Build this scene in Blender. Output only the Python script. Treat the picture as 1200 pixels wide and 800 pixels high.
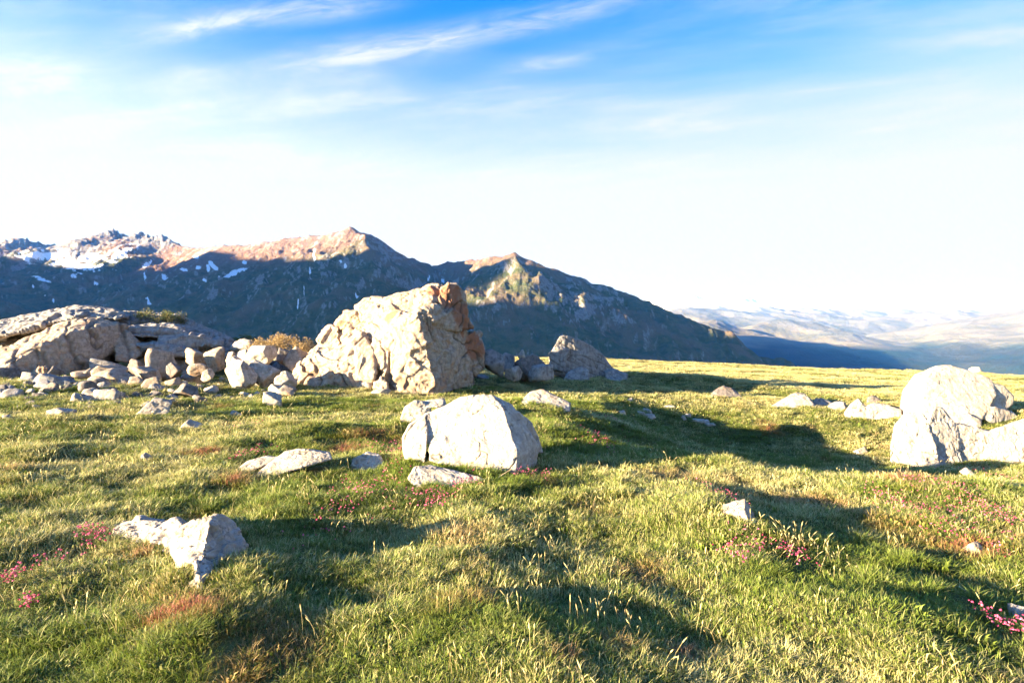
import bpy, bmesh, math, random
import numpy as np
from mathutils import Vector

random.seed(7)
rng = np.random.default_rng(11)
scene = bpy.context.scene
for o in list(bpy.data.objects):
    bpy.data.objects.remove(o)
col = scene.collection

# ------------------------------------------------------------------ camera
F = 666.7                      # focal length in pixels of a 1200 px wide picture
ZC = 1.65                      # eye height
cam_data = bpy.data.cameras.new("camera")
cam_data.sensor_width = 36.0
cam_data.lens = 36.0 * F / 1200.0
cam_data.clip_start = 0.05
cam_data.clip_end = 200000.0
cam = bpy.data.objects.new("camera", cam_data)
col.objects.link(cam)
cam.location = (0, 0, ZC)
cam.rotation_euler = (math.radians(90), 0, 0)
scene.camera = cam

# ------------------------------------------------------------------ sun, sky, exposure
SUN_EL = math.radians(9.0)
SUN_BACK = math.radians(28.0)  # the sun stands to the left, a little behind the camera
to_sun = Vector((-math.cos(SUN_EL) * math.cos(SUN_BACK), -math.cos(SUN_EL) * math.sin(SUN_BACK), math.sin(SUN_EL)))
sun_data = bpy.data.lights.new("sun", "SUN")
sun_data.energy = 5.0
sun_data.angle = math.radians(0.5)
sun_data.color = (1.0, 0.88, 0.74)
sun = bpy.data.objects.new("sun", sun_data)
col.objects.link(sun)
sun.rotation_euler = (-to_sun).to_track_quat('-Z', 'Y').to_euler()
sun.location = (-20, -10, 30)

scene.view_settings.view_transform = 'Standard'
scene.view_settings.look = 'None'
scene.view_settings.exposure = 3.2
scene.view_settings.gamma = 1.0
scene.cycles.volume_bounces = 1
scene.cycles.max_bounces = 6
scene.cycles.transparent_max_bounces = 8


class NT:
    """small helper for building node trees"""
    def __init__(self, nt):
        self.nt = nt
        nt.nodes.clear()

    def n(self, kind, **kw):
        nd = self.nt.nodes.new(kind)
        for k, v in kw.items():
            if k == 'inp':
                for kk, vv in v.items():
                    if isinstance(vv, bpy.types.NodeSocket):
                        self.nt.links.new(vv, nd.inputs[kk])
                    else:
                        nd.inputs[kk].default_value = vv
            else:
                setattr(nd, k, v)
        return nd

    def link(self, a, b):
        self.nt.links.new(a, b)

    def math(self, op, a, b=None, c=None, clamp=False):
        nd = self.nt.nodes.new('ShaderNodeMath')
        nd.operation = op
        nd.use_clamp = clamp
        for i, v in enumerate((a, b, c)):
            if v is None:
                continue
            if isinstance(v, bpy.types.NodeSocket):
                self.nt.links.new(v, nd.inputs[i])
            else:
                nd.inputs[i].default_value = v
        return nd.outputs[0]

    def sstep(self, v, a, b, lo=0.0, hi=1.0):
        nd = self.nt.nodes.new('ShaderNodeMapRange')
        nd.interpolation_type = 'SMOOTHSTEP'
        self.nt.links.new(v, nd.inputs[0])
        for i, x in enumerate((a, b, lo, hi)):
            nd.inputs[i + 1].default_value = x
        return nd.outputs[0]

    def mix(self, fac, a, b, blend='MIX'):
        nd = self.nt.nodes.new('ShaderNodeMix')
        nd.data_type = 'RGBA'
        nd.blend_type = blend
        for i, v in ((0, fac), (6, a), (7, b)):
            if isinstance(v, bpy.types.NodeSocket):
                self.nt.links.new(v, nd.inputs[i])
            elif i == 0:
                nd.inputs[0].default_value = v
            else:
                nd.inputs[i].default_value = (v[0], v[1], v[2], 1.0)
        return nd.outputs[2]

    def noise(self, vec, scale, detail=4.0, rough=0.55, dist=0.0):
        nd = self.nt.nodes.new('ShaderNodeTexNoise')
        if vec is not None:
            self.nt.links.new(vec, nd.inputs['Vector'])
        nd.inputs['Scale'].default_value = scale
        nd.inputs['Detail'].default_value = detail
        nd.inputs['Roughness'].default_value = rough
        nd.inputs['Distortion'].default_value = dist
        return nd.outputs['Fac']

    def attr(self, name, kind='GEOMETRY'):
        nd = self.nt.nodes.new('ShaderNodeAttribute')
        nd.attribute_name = name
        nd.attribute_type = kind
        return nd


def build_world():
    w = bpy.data.worlds.new("World")
    scene.world = w
    w.use_nodes = True
    t = NT(w.node_tree)
    sky = t.n('ShaderNodeTexSky', sky_type='NISHITA', sun_disc=False)
    sky.sun_elevation = SUN_EL
    sky.sun_rotation = math.atan2(to_sun.x, to_sun.y)
    sky.altitude = 2000
    sky.air_density = 1.0
    sky.dust_density = 0.15
    sky.ozone_density = 2.0
    hs = t.n('ShaderNodeHueSaturation')
    hs.inputs['Saturation'].default_value = 1.35
    hs.inputs['Value'].default_value = 1.0
    t.link(sky.outputs[0], hs.inputs['Color'])
    tc = t.n('ShaderNodeTexCoord')
    sp = t.n('ShaderNodeSeparateXYZ')
    t.link(tc.outputs['Generated'], sp.inputs[0])
    X, Y, Z = sp.outputs
    zz = t.math('MAXIMUM', Z, 0.02)
    u = t.math('DIVIDE', X, zz)
    v = t.math('DIVIDE', Y, zz)
    # coordinates along / across the direction in which the cirrus is combed
    ca, sa = math.cos(math.radians(-17)), math.sin(math.radians(-17))
    al = t.math('ADD', t.math('MULTIPLY', u, ca), t.math('MULTIPLY', v, sa))
    ac = t.math('ADD', t.math('MULTIPLY', u, -sa), t.math('MULTIPLY', v, ca))
    cv = t.n('ShaderNodeCombineXYZ')
    t.link(t.math('MULTIPLY', al, 1.1), cv.inputs[0])
    t.link(t.math('MULTIPLY', ac, 4.6), cv.inputs[1])
    n1 = t.noise(cv.outputs[0], 1.0, 8.0, 0.62, 0.5)
    cv2 = t.n('ShaderNodeCombineXYZ')
    t.link(t.math('MULTIPLY', al, 0.55), cv2.inputs[0])
    t.link(t.math('MULTIPLY', ac, 1.3), cv2.inputs[1])
    cv2.inputs[2].default_value = 4.0
    n2 = t.noise(cv2.outputs[0], 1.3, 6.0, 0.6, 0.3)

    def streak(c_al, c_ac, r_al, r_ac, amp):
        a = t.math('DIVIDE', t.math('SUBTRACT', al, c_al), r_al)
        b = t.math('DIVIDE', t.math('SUBTRACT', ac, c_ac), r_ac)
        d = t.math('ADD', t.math('MULTIPLY', a, a), t.math('MULTIPLY', b, b))
        return t.math('MULTIPLY', t.math('POWER', 2.718, t.math('MULTIPLY', d, -1.0)), amp)

    def pq(px, py):
        uu, vv = (px - 600) / (400 - py), F / (400 - py)
        return uu * ca + vv * sa, -uu * sa + vv * ca
    st = None
    for (px, py, ra, rc, amp) in ((290, 22, 0.38, 0.055, 0.62), (400, 12, 0.16, 0.05, 0.35), (560, 38, 0.40, 0.060, 0.55),
                                  (430, 62, 0.30, 0.09, 0.35), (660, 12, 0.25, 0.04, 0.30), (40, 90, 0.30, 0.16, 0.24),
                                  (640, 72, 0.16, 0.06, 0.25), (110, 150, 0.5, 0.14, 0.14)):
        c = pq(px, py)
        s = streak(c[0], c[1], ra, rc, amp)
        st = s if st is None else t.math('ADD', st, s)
    cv3 = t.n('ShaderNodeCombineXYZ')
    t.link(t.math('MULTIPLY', al, 2.6), cv3.inputs[0])
    t.link(t.math('MULTIPLY', ac, 6.5), cv3.inputs[1])
    cv3.inputs[2].default_value = 9.0
    n3 = t.noise(cv3.outputs[0], 1.6, 9.0, 0.68, 1.2)
    wisp = t.math('MULTIPLY', st, t.math('MULTIPLY', t.sstep(n1, 0.28, 0.66, 0.25, 1.5), t.sstep(n3, 0.30, 0.62, 0.45, 1.35)))
    # the rest of the sky carries the same thin cirrus
    thin = t.math('MULTIPLY', t.sstep(n2, 0.50, 0.78), t.sstep(n1, 0.3, 0.7, 0.1, 0.45))
    # milky veil that thickens towards the horizon
    zv = t.math('ADD', Z, t.math('MULTIPLY', t.math('SUBTRACT', n2, 0.5), -0.16))
    veil = t.sstep(zv, 0.235, 0.525, 1.0, 0.0)
    veil2 = t.math('POWER', veil, 1.0)
    cloud = t.math('ADD', t.math('ADD', wisp, thin), veil2, clamp=True)
    skyc = t.n('ShaderNodeMix', data_type='RGBA', blend_type='MULTIPLY')
    skyc.inputs[0].default_value = 1.0
    t.link(hs.outputs[0], skyc.inputs[6])
    skyc.inputs[7].default_value = (0.08, 0.80, 1.22, 1)
    c = t.mix(cloud, skyc.outputs[2], (CLOUD * 1.0, CLOUD * 1.0, CLOUD * 1.02))
    bg = t.n('ShaderNodeBackground')
    bg.inputs['Strength'].default_value = SKY_STRENGTH
    t.link(c, bg.inputs['Color'])
    out = t.n('ShaderNodeOutputWorld')
    t.link(bg.outputs[0], out.inputs['Surface'])


SKY_STRENGTH = 0.05
CLOUD = 2.0
build_world()

# ------------------------------------------------------------------ numpy noise
U = np.uint32


def _hash(i, j, k, seed):
    with np.errstate(over='ignore'):
        h = (i.astype(np.int64) * 374761393 + j.astype(np.int64) * 668265263 + k.astype(np.int64) * 1274126177 + seed * 362437) & 0xFFFFFFFF
        h = ((h ^ (h >> 13)) * 1274126177) & 0xFFFFFFFF
        h = ((h ^ (h >> 16)) * 2246822519) & 0xFFFFFFFF
        h = h ^ (h >> 15)
    return h


def _grad(h, x, y, z):
    g = h & 15
    u = np.where(g < 8, x, y)
    v = np.where(g < 4, y, np.where((g == 12) | (g == 14), x, z))
    return np.where(g & 1, -u, u) + np.where(g & 2, -v, v)


def perlin(x, y, z=None, seed=0):
    x = np.asarray(x, float)
    y = np.asarray(y, float)
    z = np.zeros_like(x) + 0.37 if z is None else np.asarray(z, float)
    i, j, k = np.floor(x), np.floor(y), np.floor(z)
    fx, fy, fz = x - i, y - j, z - k
    u, v, w = (f * f * f * (f * (f * 6 - 15) + 10) for f in (fx, fy, fz))
    i, j, k = i.astype(np.int64), j.astype(np.int64), k.astype(np.int64)

    def c(a, b, d):
        return _grad(_hash(i + a, j + b, k + d, seed), fx - a, fy - b, fz - d)
    x00 = c(0, 0, 0) * (1 - u) + c(1, 0, 0) * u
    x10 = c(0, 1, 0) * (1 - u) + c(1, 1, 0) * u
    x01 = c(0, 0, 1) * (1 - u) + c(1, 0, 1) * u
    x11 = c(0, 1, 1) * (1 - u) + c(1, 1, 1) * u
    return (x00 * (1 - v) + x10 * v) * (1 - w) + (x01 * (1 - v) + x11 * v) * w


def fbm(x, y, z=None, oct=5, seed=0, gain=0.5, lac=2.03, ridged=False):
    a, s, tot = 1.0, 0.0, 0.0
    z0 = np.zeros_like(np.asarray(x, float)) + 0.37 if z is None else z
    for o in range(oct):
        f = lac ** o
        n = perlin(x * f, y * f, z0 * f, seed + o * 17)
        if ridged:
            n = 1 - 2.2 * np.abs(n)
        s = s + a * n
        tot += a
        a *= gain
    return s / tot


def worley(p, seed=0):
    """F1, F2 and a random number of the nearest cell, for points p (n,3)"""
    b = np.floor(p).astype(np.int64)
    f1 = np.full(len(p), 9.0)
    f2 = np.full(len(p), 9.0)
    idv = np.zeros(len(p))
    for a in (-1, 0, 1):
        for c in (-1, 0, 1):
            for d in (-1, 0, 1):
                ci, cj, ck = b[:, 0] + a, b[:, 1] + c, b[:, 2] + d
                h = _hash(ci, cj, ck, seed)
                h2 = _hash(ci, cj, ck, seed + 91)
                qx = ci + (h & 0xFFFF) / 65535.0
                qy = cj + (h >> 16) / 65535.0
                qz = ck + (h2 & 0xFFFF) / 65535.0
                dd = np.sqrt((p[:, 0] - qx) ** 2 + (p[:, 1] - qy) ** 2 + (p[:, 2] - qz) ** 2)
                near = dd < f1
                f2 = np.where(near, f1, np.minimum(f2, dd))
                idv = np.where(near, (h2 >> 16) / 65535.0, idv)
                f1 = np.where(near, dd, f1)
    return f1, f2, idv


def smooth(a, b, x):
    t = np.clip((x - a) / (b - a), 0, 1)
    return t * t * (3 - 2 * t)


# ------------------------------------------------------------------ mesh helpers
def np_mesh(name, verts, faces, attrs=None, shade=True):
    """verts (n,3); faces (m,3) or (m,4) array"""
    verts = np.ascontiguousarray(verts, dtype=np.float32)
    faces = np.ascontiguousarray(faces, dtype=np.int32)
    k = faces.shape[1]
    me = bpy.data.meshes.new(name)
    me.vertices.add(len(verts))
    me.vertices.foreach_set('co', verts.ravel())
    me.loops.add(faces.size)
    me.loops.foreach_set('vertex_index', faces.ravel())
    me.polygons.add(len(faces))
    me.polygons.foreach_set('loop_start', np.arange(0, faces.size, k, dtype=np.int32))
    me.polygons.foreach_set('loop_total', np.full(len(faces), k, dtype=np.int32))
    me.polygons.foreach_set('use_smooth', np.full(len(faces), shade, dtype=bool))
    me.update(calc_edges=True)
    for kk, vv in (attrs or {}).items():
        vv = np.asarray(vv, dtype=np.float32)
        if vv.ndim == 1:
            a = me.attributes.new(kk, 'FLOAT', 'POINT')
            a.data.foreach_set('value', vv)
        else:
            a = me.attributes.new(kk, 'FLOAT_VECTOR', 'POINT')
            a.data.foreach_set('vector', vv.ravel())
    return me


def add(name, me, mat=None, label=None, category=None, group=None, kind=None, parent=None):
    o = bpy.data.objects.new(name, me)
    col.objects.link(o)
    if mat is not None:
        me.materials.clear()
        me.materials.append(mat)
    for k, v in (('label', label), ('category', category), ('group', group), ('kind', kind)):
        if v:
            o[k] = v
    if parent is not None:
        o.parent = parent
    return o


def grid_faces(nr, nc):
    idx = np.arange(nr * nc).reshape(nr, nc)
    return np.stack([idx[:-1, :-1].ravel(), idx[:-1, 1:].ravel(), idx[1:, 1:].ravel(), idx[1:, :-1].ravel()], 1)


def new_mat(name):
    m = bpy.data.materials.new(name)
    m.use_nodes = True
    return m, NT(m.node_tree)


# ------------------------------------------------------------------ ground shape
def sat(x, k):
    return k * np.tanh(x / k)


# mounds and hollows of the meadow: x, y, height, radius across, radius along
MOUNDS = [(1.88, 5.3, 0.22, 0.55, 0.9), (-0.75, 7.2, 0.10, 0.8, 0.9), (-2.3, 3.9, 0.10, 0.9, 0.8),
          (3.0, 8.6, 0.18, 0.9, 1.2), (-0.2, 3.4, 0.10, 0.45, 1.0), (0.9, 10.5, 0.15, 1.2, 1.0),
          (-3.6, 9.5, 0.18, 1.3, 0.9), (-1.6, 3.0, 0.08, 0.5, 0.5), (1.9, 13.0, 0.2, 2.0, 1.2),
          (-0.5, 13.5, 0.25, 2.2, 1.1), (5.6, 6.6, 0.22, 1.4, 1.2), (0.45, 2.6, 0.06, 0.35, 0.6),
          (8.0, 27.0, 0.5, 5.0, 2.5), (2.2, 3.4, 0.07, 0.5, 0.7), (-0.35, 4.9, 0.12, 0.40, 0.7)]


def ground_z(x, y):
    x = np.asarray(x, float)
    y = np.asarray(y, float)
    r = np.hypot(x, y)
    az = np.degrees(np.arctan2(x, y))
    z = np.where(x > 0, -sat(0.052 * x, 1.9), sat(-0.03 * x, 0.9))
    z = z * smooth(0.0, 6.0, r + 0.5)
    for (mx, my, mh, ra, rb) in MOUNDS:
        z = z + mh * np.exp(-((x - mx) / ra) ** 2 - ((y - my) / rb) ** 2)
    near = smooth(1.2, 3.5, r)
    z = z + near * (0.16 * fbm(x / 1.6, y / 1.2, oct=3, seed=3) + 0.085 * fbm(x / 0.5, y / 0.42, oct=2, seed=5))
    z = z - 0.62 * smooth(0.2, 4.6, x) * np.exp(-((y - 11.8) / 2.9) ** 2)
    z = z - 0.95 * smooth(1.6, 6.6, x) * np.exp(-((y - 16.2) / 3.0) ** 2)
    z = z + 0.40 * smooth(5, 20, r) * fbm(x / 9.0, y / 5.0, oct=2, seed=9)
    # the brow: the meadow falls away beyond it
    rc = 34 + 36 * smooth(-8, 10, az) + 400 * smooth(60, 110, np.abs(az))
    e = np.maximum(0, r - rc)
    fall = np.where(e < 120, 0.0022 * e * e, 0.0022 * 14400 + 0.528 * (e - 120))
    fall = np.where(np.abs(az) > 60, fall * smooth(110, 60, np.abs(az)), fall)
    z = z - fall
    z = z - 1e-9 * r
    return np.maximum(z, -1600 + 0 * r)


def hit(px, py):
    """where the line of sight through a point of the picture meets the meadow"""
    d = np.concatenate([np.arange(1.5, 30, 0.035), np.arange(30, 90, 0.1)])
    x = (px - 600) / F * d
    z = ZC + (400 - py) / F * d
    g = ground_z(x, d)
    below = np.nonzero(z < g)[0]
    return float(d[below[0]]) if len(below) else 70.0


def at(px, py, d):
    return ((px - 600) / F * d, d, ZC + (400 - py) / F * d)


# ---- ground sheet
def build_ground():
    rr = [0.0, 0.4]
    while rr[-1] < 90:
        rr.append(rr[-1] * (1.016 if rr[-1] > 2.0 else 1.05))
    while rr[-1] < 64000:
        rr.append(rr[-1] * 1.14)
    rr = np.array(rr)
    a1 = np.arange(-52, 52.01, 0.24)
    a2 = np.arange(54, 306.1, 2.5)
    aa = np.radians(np.concatenate([a1, a2, [308.0]]))
    R, A = np.meshgrid(rr, aa, indexing='ij')
    x, y = R * np.sin(A), R * np.cos(A)
    z = ground_z(x, y)
    v = np.stack([x, y, z], -1).reshape(-1, 3)
    nr, nc = R.shape
    f = grid_faces(nr, nc)[:, ::-1]
    idx = np.arange(nr * nc).reshape(nr, nc)
    me = np_mesh('ground', v, f)
    m, t = new_mat('meadow_soil')
    tc = t.n('ShaderNodeNewGeometry')
    pos = tc.outputs['Position']
    n1 = t.noise(pos, 0.9, 5, 0.6)
    n2 = t.noise(pos, 14.0, 5, 0.65)
    n3 = t.noise(pos, 0.004, 5, 0.6)
    c = t.mix(t.sstep(n1, 0.35, 0.65), (0.050, 0.075, 0.018), (0.095, 0.095, 0.030))
    c = t.mix(t.sstep(n2, 0.45, 0.75), c, (0.060, 0.045, 0.022))
    c = t.mix(t.math('MULTIPLY', t.sstep(n3, 0.5, 0.7), 0.5), c, (0.11, 0.09, 0.05))
    bp = t.n('ShaderNodeBump')
    bp.inputs['Strength'].default_value = 0.6
    bp.inputs['Distance'].default_value = 0.03
    t.link(n2, bp.inputs['Height'])
    b = t.n('ShaderNodeBsdfPrincipled')
    b.inputs['Roughness'].default_value = 0.95
    b.inputs['Specular IOR Level'].default_value = 0.1
    t.link(c, b.inputs['Base Color'])
    t.link(bp.outputs[0], b.inputs['Normal'])
    o = t.n('ShaderNodeOutputMaterial')
    t.link(b.outputs[0], o.inputs[0])
    add('ground', me, m, 'sloping alpine meadow falling away beyond its brow', kind='structure')


build_ground()


# ------------------------------------------------------------------ mountains
def ridge_field(x, y, lines, base):
    """largest of the sloping roofs that hang from the ridge lines; lines: list of (points (x,y,z), slope near, spread)"""
    best = np.full(x.shape, base, float)
    dist = np.full(x.shape, 1e9)
    for pts, k, in lines:
        for (a, b) in zip(pts[:-1], pts[1:]):
            ax, ay, az = a
            bx, by, bz = b
            dx, dy = bx - ax, by - ay
            L2 = dx * dx + dy * dy + 1e-9
            t = np.clip(((x - ax) * dx + (y - ay) * dy) / L2, 0, 1)
            d = np.hypot(x - (ax + t * dx), y - (ay + t * dy))
            h = az + t * (bz - az)
            hh = h - k * d + 0.35 * k * d * (d / (d + 900.0)) 
            w = hh > best
            # rounded union
            s = 26.0
            m = np.maximum(best, hh)
            best = m + s * np.log1p(np.exp(-np.minimum(np.abs(best - hh), 300) / s)) * 0.6
            dist = np.where(w, d, dist)
    return best, dist


def P3(px, py, d):
    return at(px, py, d)


MAIN = [(230, 291, 5600), (262, 288, 5200), (290, 288, 5000), (312, 283, 4800), (335, 280, 4700), (365, 277, 4600), (392, 273, 4500), (411, 267, 4400), (430, 279, 4450),
        (450, 297, 4600), (475, 306, 4750), (497, 313, 4800), (525, 309, 4500), (550, 306, 4300), (575, 303, 4000), (603, 299, 3900), (625, 308, 3880), (650, 318, 3840),
        (680, 327, 3800), (715, 338, 3800), (742, 348, 3800), (760, 356, 3800), (775, 365, 3800), (800, 379, 3750), (830, 396, 3700), (860, 414, 3650), (895, 431, 3600),
        (960, 470, 3500)]
CIRQUE = [(-120, 300, 6600), (-40, 296, 6500), (5, 286, 6500), (22, 280, 6500), (50, 287, 6600), (70, 290, 6700), (86, 284, 6800), (104, 290, 6800), (120, 281, 6600), (132, 271, 6500),
          (144, 278, 6500), (152, 285, 6400), (160, 281, 6400), (168, 274, 6300), (178, 279, 6200), (188, 277, 6100), (203, 286, 5900), (230, 291, 5600)]
SPURS = [
    ([(411, 267, 4400), (424, 288, 3800), (438, 312, 3180), (446, 332, 2980), (455, 355, 2850), (478, 420, 2500)], 0.62),
    ([(392, 273, 4500), (384, 300, 4150), (376, 330, 3800), (372, 380, 3300), (368, 430, 2800)], 0.60),
    ([(335, 280, 4700), (346, 310, 4300), (340, 350, 3900), (318, 420, 3100)], 0.60),
    ([(290, 288, 5000), (276, 318, 4600), (262, 360, 4100), (240, 420, 3300)], 0.58),
    ([(603, 299, 3900), (602, 308, 3500), (606, 320, 3300), (618, 338, 3180), (638, 354, 3050), (655, 385, 2800), (664, 430, 2550)], 0.66),
    ([(550, 306, 4300), (548, 340, 3800), (556, 385, 3200), (560, 430, 2700)], 0.55),
    ([(742, 348, 3800), (752, 375, 3500), (768, 410, 3150), (775, 440, 2900)], 0.6),
    ([(203, 286, 5900), (180, 305, 5500), (130, 330, 5100), (100, 360, 4700), (60, 400, 4200)], 0.50),
    ([(230, 291, 5600), (214, 320, 5100), (196, 360, 4500), (170, 410, 3800)], 0.52),
    ([(22, 280, 6500), (10, 310, 5900), (-20, 350, 5200), (-40, 400, 4600)], 0.5),
    ([(-160, 300, 3600), (-60, 345, 3400), (0, 362, 3300), (50, 385, 3100), (100, 420, 2900)], 0.42),
    ([(680, 327, 3800), (690, 360, 3400), (712, 400, 3000), (720, 440, 2700)], 0.62),
    ([(500, 312, 4800), (506, 350, 4000), (520, 400, 3200), (525, 440, 2800)], 0.5),
    # unseen mass added behind the skyline to keep the far valley in shade
    ([(560, 309, 6500), (590, 304, 7700), (600, 303, 8400), (600, 304, 8900), (600, 316, 9600), (600, 329, 10400), (602, 345, 11000)], 0.75),
]


def mountain_height(x, y):
    lines = [([P3(*p) for p in MAIN], 0.66), ([P3(*p) for p in CIRQUE], 0.55)]
    lines += [([P3(*p) for p in s], k) for s, k in SPURS]
    wx = x + 120 * fbm(x / 900, y / 900, oct=3, seed=21)
    wy = y + 120 * fbm(x / 900, y / 900, oct=3, seed=22)
    h0, d0 = ridge_field(x, y, lines[:2], -900)
    h1, d1 = ridge_field(wx, wy, lines, -900)
    w = smooth(0, 350, d0)
    h = h0 * (1 - w) + h1 * w
    h = np.maximum(h, h0 * (1 - w) + h * w)
    amp = 22 + 120 * smooth(0, 900, d0)
    rid = fbm(wx / 700, wy / 900, oct=7, seed=31, ridged=True, gain=0.52)
    gul = fbm(wx / 160 + 0.3 * fbm(x / 300, y / 300, oct=2, seed=33), wy / 620, oct=4, seed=35, ridged=True)
    h = h + amp * (rid - 0.45) + (8 + 26 * smooth(0, 500, d0)) * (gul - 0.4)
    crag = fbm(x / 95, y / 95, oct=4, seed=39, ridged=True)
    h = h + 14 * (crag - 0.4) * smooth(0, 120, h)
    h = h + 60 * (crag - 0.45) * smooth(5700, 6100, y) * smooth(500, 60, d0)
    return h, d0, crag


SNOW = [  # px, py, depth guess is found from the terrain; radius across / down in pixels, tilt
    (60, 300, 40, 11, 0.05), (110, 302, 34, 8, -0.1), (95, 311, 38, 7, 0.1), (30, 302, 14, 8, 0.2), (140, 297, 22, 9, -0.35), (85, 323, 14, 3, -0.1),
    (48, 327, 13, 2.2, 0.35), (40, 336, 9, 2.0, 0.35), (52, 344, 8, 2.2, 0.3), (173, 309, 7, 2.2, -0.6), (170, 324, 0.9, 5, 0.2), (62, 352, 2.2, 6, 0.5),
    (230, 301, 3, 2, 0), (243, 314, 2.2, 4, 0.2), (250, 312, 6, 3, 0.7), (247, 308, 3, 2, 0), (233, 314, 4, 2, 0), (216, 316, 4, 1.6, 0),
    (192, 324, 4, 3, 0), (275, 319, 14, 2.2, -0.35), (265, 323, 8, 1.6, -0.2), (286, 307, 3, 2, 0), (239, 328, 3, 1.4, 0), (368, 301, 1.1, 5, 0.1), (369, 294, 1.8, 2.4, 0),
    (363, 320, 0.8, 7, 0.12), (349, 356, 0.9, 6, 0.12), (356, 340, 0.6, 6, 0.12), (502, 326, 1.1, 4, -0.3), (519, 329, 2.2, 2, 0), (417, 346, 1.5, 3, 0), (404, 312, 1.5, 3, 0), (398, 306, 2, 2, 0),
    (112, 332, 3, 2, 0), (105, 345, 4, 1.4, -0.5), (172, 350, 0.8, 4, 0), (174, 355, 3, 1.6, 0),
]


def mountain_mat(name, rock=(0.21, 0.20, 0.19), meadow=None, coarse=1.0):
    m, t = new_mat(name)
    geo = t.n('ShaderNodeNewGeometry')
    pos = geo.outputs['Position']
    n_big = t.noise(pos, 0.004 * coarse, 6, 0.6)
    n_mid = t.noise(pos, 0.02 * coarse, 6, 0.65)
    n_fine = t.noise(pos, 0.085 * coarse, 5, 0.7)
    grass = t.mix(t.sstep(n_mid, 0.35, 0.68), (0.042, 0.060, 0.024), (0.105, 0.100, 0.046))
    grass = t.mix(t.sstep(n_big, 0.45, 0.65), grass, (0.135, 0.100, 0.062))
    if meadow:
        grass = t.mix(t.sstep(n_big, 0.35, 0.65), meadow[0], meadow[1])
        grass = t.mix(t.attr('wood_shade').outputs['Fac'], grass, (0.022, 0.040, 0.026))
    scree = t.mix(n_mid, (0.145, 0.085, 0.060), (0.215, 0.140, 0.100))
    stone = t.mix(t.sstep(n_fine, 0.3, 0.7), tuple(c * 0.6 for c in rock), tuple(c * 1.25 for c in rock))
    c = t.mix(t.attr('scree').outputs['Fac'], grass, scree)
    rk = t.sstep(t.math('ADD', t.attr('rock').outputs['Fac'], t.math('MULTIPLY', t.math('SUBTRACT', n_fine, 0.5), 0.9)), 0.60, 1.0)
    c = t.mix(rk, c, stone)
    sn = t.sstep(t.math('ADD', t.attr('snow').outputs['Fac'], t.math('MULTIPLY', t.math('SUBTRACT', n_fine, 0.5), 0.7)), 0.42, 0.52)
    c = t.mix(sn, c, (0.82, 0.84, 0.88))
    bp = t.n('ShaderNodeBump')
    bp.inputs['Strength'].default_value = 0.9
    bp.inputs['Distance'].default_value = 22.0 / coarse
    t.link(t.math('ADD', n_mid, t.math('MULTIPLY', n_fine, 0.4)), bp.inputs['Height'])
    b = t.n('ShaderNodeBsdfPrincipled')
    b.inputs['Roughness'].default_value = 0.95
    b.inputs['Specular IOR Level'].default_value = 0.1
    t.link(c, b.inputs['Base Color'])
    t.link(bp.outputs[0], b.inputs['Normal'])
    o = t.n('ShaderNodeOutputMaterial')
    t.link(b.outputs[0], o.inputs[0])
    return m


def polar_grid(a0, a1, na, r0, r1, nr):
    aa = np.radians(np.linspace(a0, a1, na))
    rr = r0 * (r1 / r0) ** np.linspace(0, 1, nr)
    R, A = np.meshgrid(rr, aa, indexing='ij')
    return R * np.sin(A), R * np.cos(A)


def slope_of(x, y, z):
    """steepness of a curved grid from its own neighbours"""
    v = np.stack([x, y, z], -1)
    n = np.cross(np.gradient(v, axis=1), np.gradient(v, axis=0))
    n = n / np.linalg.norm(n, axis=-1, keepdims=True)
    return np.abs(n[..., 2])


def build_range():
    x, y = polar_grid(-48, 28, 1000, 1700, 13000, 290)
    h, d0, crag = mountain_height(x, y)
    nz = slope_of(x, y, h)
    scree = smooth(380, 640, h + 160 * fbm(x / 400, y / 400, oct=4, seed=51)) * smooth(1200, 300, d0)
    rock = smooth(0.86, 0.62, nz) * 0.8 + 0.35 * smooth(0.35, 0.75, crag) * smooth(100, 600, h) + 0.5 * smooth(700, 900, h)
    rib = fbm(x / 170 + 0.5 * fbm(x / 260, y / 260, oct=3, seed=33), y / 900, oct=5, seed=47, ridged=True)
    rock = rock + 0.42 * smooth(0.45, 0.8, rib) * smooth(-100, 350, h) * smooth(0.99, 0.9, nz)
    ppx = 600 + F * x / y
    ppy = 400 - F * (h - ZC) / y
    rock = rock + 0.55 * np.exp(-((ppx - 700) / 70) ** 2) * smooth(0.2, 0.6, crag) * smooth(0, 300, h)
    snow = np.zeros_like(h)
    front = smooth(7300, 7000, y)
    for (sx, sy, ra, rb, tl) in SNOW:
        wob = 3.5 * fbm(ppx / 7.0, ppy / 9.0, oct=3, seed=61) + 2.2 * fbm(ppx / 2.6, ppy / 2.2, oct=2, seed=63)
        dx, dy = ppx - sx + wob, ppy - sy + 0.6 * wob
        a, b = dx + 0 * dy, dy - tl * dx
        q = (a / ra) ** 2 + (b / rb) ** 2
        snow = np.maximum(snow, np.exp(-0.69 * q))
    big = snow * (1 - 0.55 * smooth(0.1, 0.7, fbm(x / 130, y / 130, oct=3, seed=62, ridged=True)) * (ppx < 160) * (snow < 0.95))
    snow = big * front
    v = np.stack([x, y, h], -1).reshape(-1, 3)
    me = np_mesh('mountain_range', v, grid_faces(*x.shape)[:, ::-1],
                 {'scree': scree.ravel(), 'rock': rock.ravel(), 'snow': snow.ravel()})
    add('mountain_range', me, mountain_mat('mountain_ground'),
        'dark green mountain range with bare brown summits and old snow patches', kind='structure')


build_range()


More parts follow.
